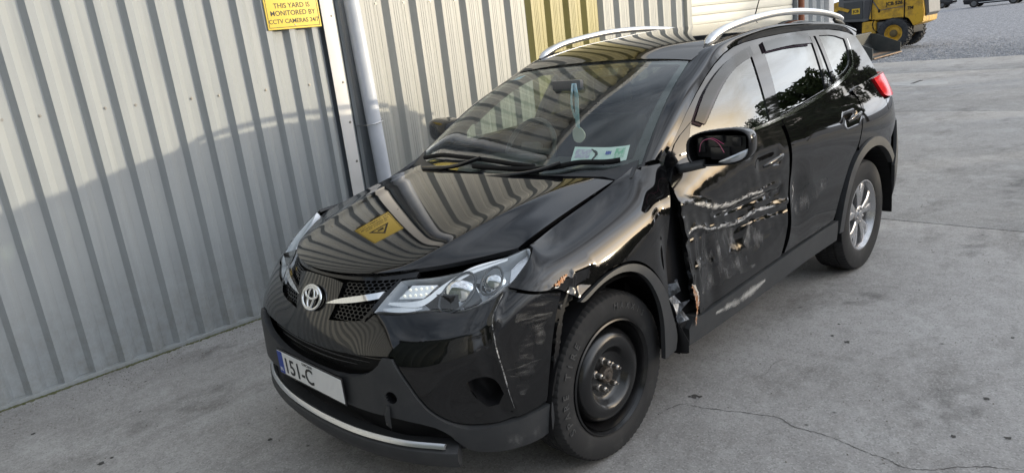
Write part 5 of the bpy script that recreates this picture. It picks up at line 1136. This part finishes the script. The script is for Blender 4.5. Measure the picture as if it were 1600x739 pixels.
# loose stones over the near gravel
bm=bmesh.new(); r=RNG
for i in range(9000):
    x=-18.65-abs(r.normal(0,3.2)); y=r.uniform(-6.5,2.5); s=r.uniform(.010,.026); mt=Matrix.Translation((x,y,-.03+s*.4))@Matrix.Rotation(r.uniform(0,6.28),4,'Z')@Matrix.Diagonal((s*r.uniform(.8,1.5),s,s*r.uniform(.5,.8),1))
    vs_=[bm.verts.new(mt@Vector(v)) for v in ((1,0,0),(-.6,.8,0),(-.5,-.8,0),(.1,.1,1.0),(0,0,-.6))]
    for f in ((0,1,3),(1,2,3),(2,0,3),(1,0,4),(2,1,4),(0,2,4)): bm.faces.new([vs_[q] for q in f])
sto=bmobj('loose_gravel',bm,mat('gravel_stone',(.27,.275,.29),.85,noise=(1.7,.9,(.40,.41,.43),.35,.65)),None,None); sto['kind']='stuff'; sto['label']='loose grey gravel stones beyond the concrete'
# trees on the sunny side of the yard, mirrored in the car windows
BARK=mat('bark',(.07,.055,.04),.9); LEAF=mat('leaf_green',(.045,.075,.022),.6,noise=(.9,1.,(.085,.11,.03),.35,.65))
def tree(label,x,y,h,rad,seed,n=5200,hedge=False):
    r=np.random.default_rng(seed); root=tag(empty('hedge' if hedge else 'tree',(x,y,-.03)),label,'hedge' if hedge else 'tree','trees and hedge along the yard')
    bm=bmesh.new(); cl_=[]
    def limb(p,q,r0,r1):
        V,F=tube_vf([p,(np.array(p)+np.array(q))/2+r.normal(0,.06,3),q],[r0,(r0+r1)/2,r1],7); vs_=[bm.verts.new(v) for v in V]
        for f in F: bm.faces.new([vs_[k] for k in f])
    if not hedge:
        limb((0,0,0),(0,0,h*.45),.18*h/8,.11*h/8); limb((0,0,h*.45),(.2,.1,h*.8),.11*h/8,.04)
        for k in range(9):
            a=r.uniform(0,6.28); z0=h*r.uniform(.28,.6); e=(math.cos(a)*rad*.7,math.sin(a)*rad*.7,z0+h*r.uniform(.1,.28)); limb((0,0,z0),e,.06,.02); cl_.append((e,rad*r.uniform(.32,.5)))
        for k in range(9): a=r.uniform(0,6.28); q=r.uniform(0,.6); cl_.append(((math.cos(a)*rad*q,math.sin(a)*rad*q,h*r.uniform(.55,.93)),rad*r.uniform(.28,.45)))
    else:
        for k in range(int(rad*2.2)): xx=r.uniform(-rad,rad); limb((xx,0,0),(xx+r.normal(0,.2),r.normal(0,.2),h*.6),.04,.015); cl_.append(((xx,r.normal(0,.3),h*r.uniform(.3,.75)),h*r.uniform(.28,.42)))
    bmobj('trunk',bm,BARK,root)
    c=np.array([q[0] for q in cl_]); s=np.array([q[1] for q in cl_]); k=r.integers(0,len(cl_),n); d=r.normal(0,1,(n,3)); d/=np.linalg.norm(d,axis=1,keepdims=True); p=c[k]+d*(s[k]*r.uniform(.45,1.05,n)**.6)[:,None]*[1,1,.8]; p[:,2]=np.maximum(p[:,2],.05)
    a=r.normal(0,1,(n,3)); a/=np.linalg.norm(a,axis=1,keepdims=True); b=np.cross(a,r.normal(0,1,(n,3))); b/=np.linalg.norm(b,axis=1,keepdims=True); sz=r.uniform(.07,.16,n)[:,None]*(1.2 if hedge else 1.3)
    V=np.stack([p-a*sz,p+b*sz*.55,p+a*sz,p-b*sz*.55],1).reshape(-1,3)
    mobj('foliage' if hedge else 'crown',V,[(4*i,4*i+1,4*i+2,4*i+3) for i in range(n)],LEAF,root); return root
TREES=[(-20.8,7.6,7.0,2.2),(-24.5,4.3,5.8,1.9),(-29.2,16.3,8.6,3.6)]
for i,(x,y,h,rd) in enumerate(TREES): tree(('tall broad tree mirrored in the rear door window','rounder tree mirrored in the rear quarter window','wide tree mirrored low in the front door window')[i],x,y,h,rd,20+i)
hd=tree('tall hedge along the sunny edge of the yard, mirrored low in the front door window',-9.6,11.4,3.05,9.5,40,26000,True); hd.rotation_euler=(0,0,R(37))  # out-of-view hedge, its height and line set to shade the car's lower side
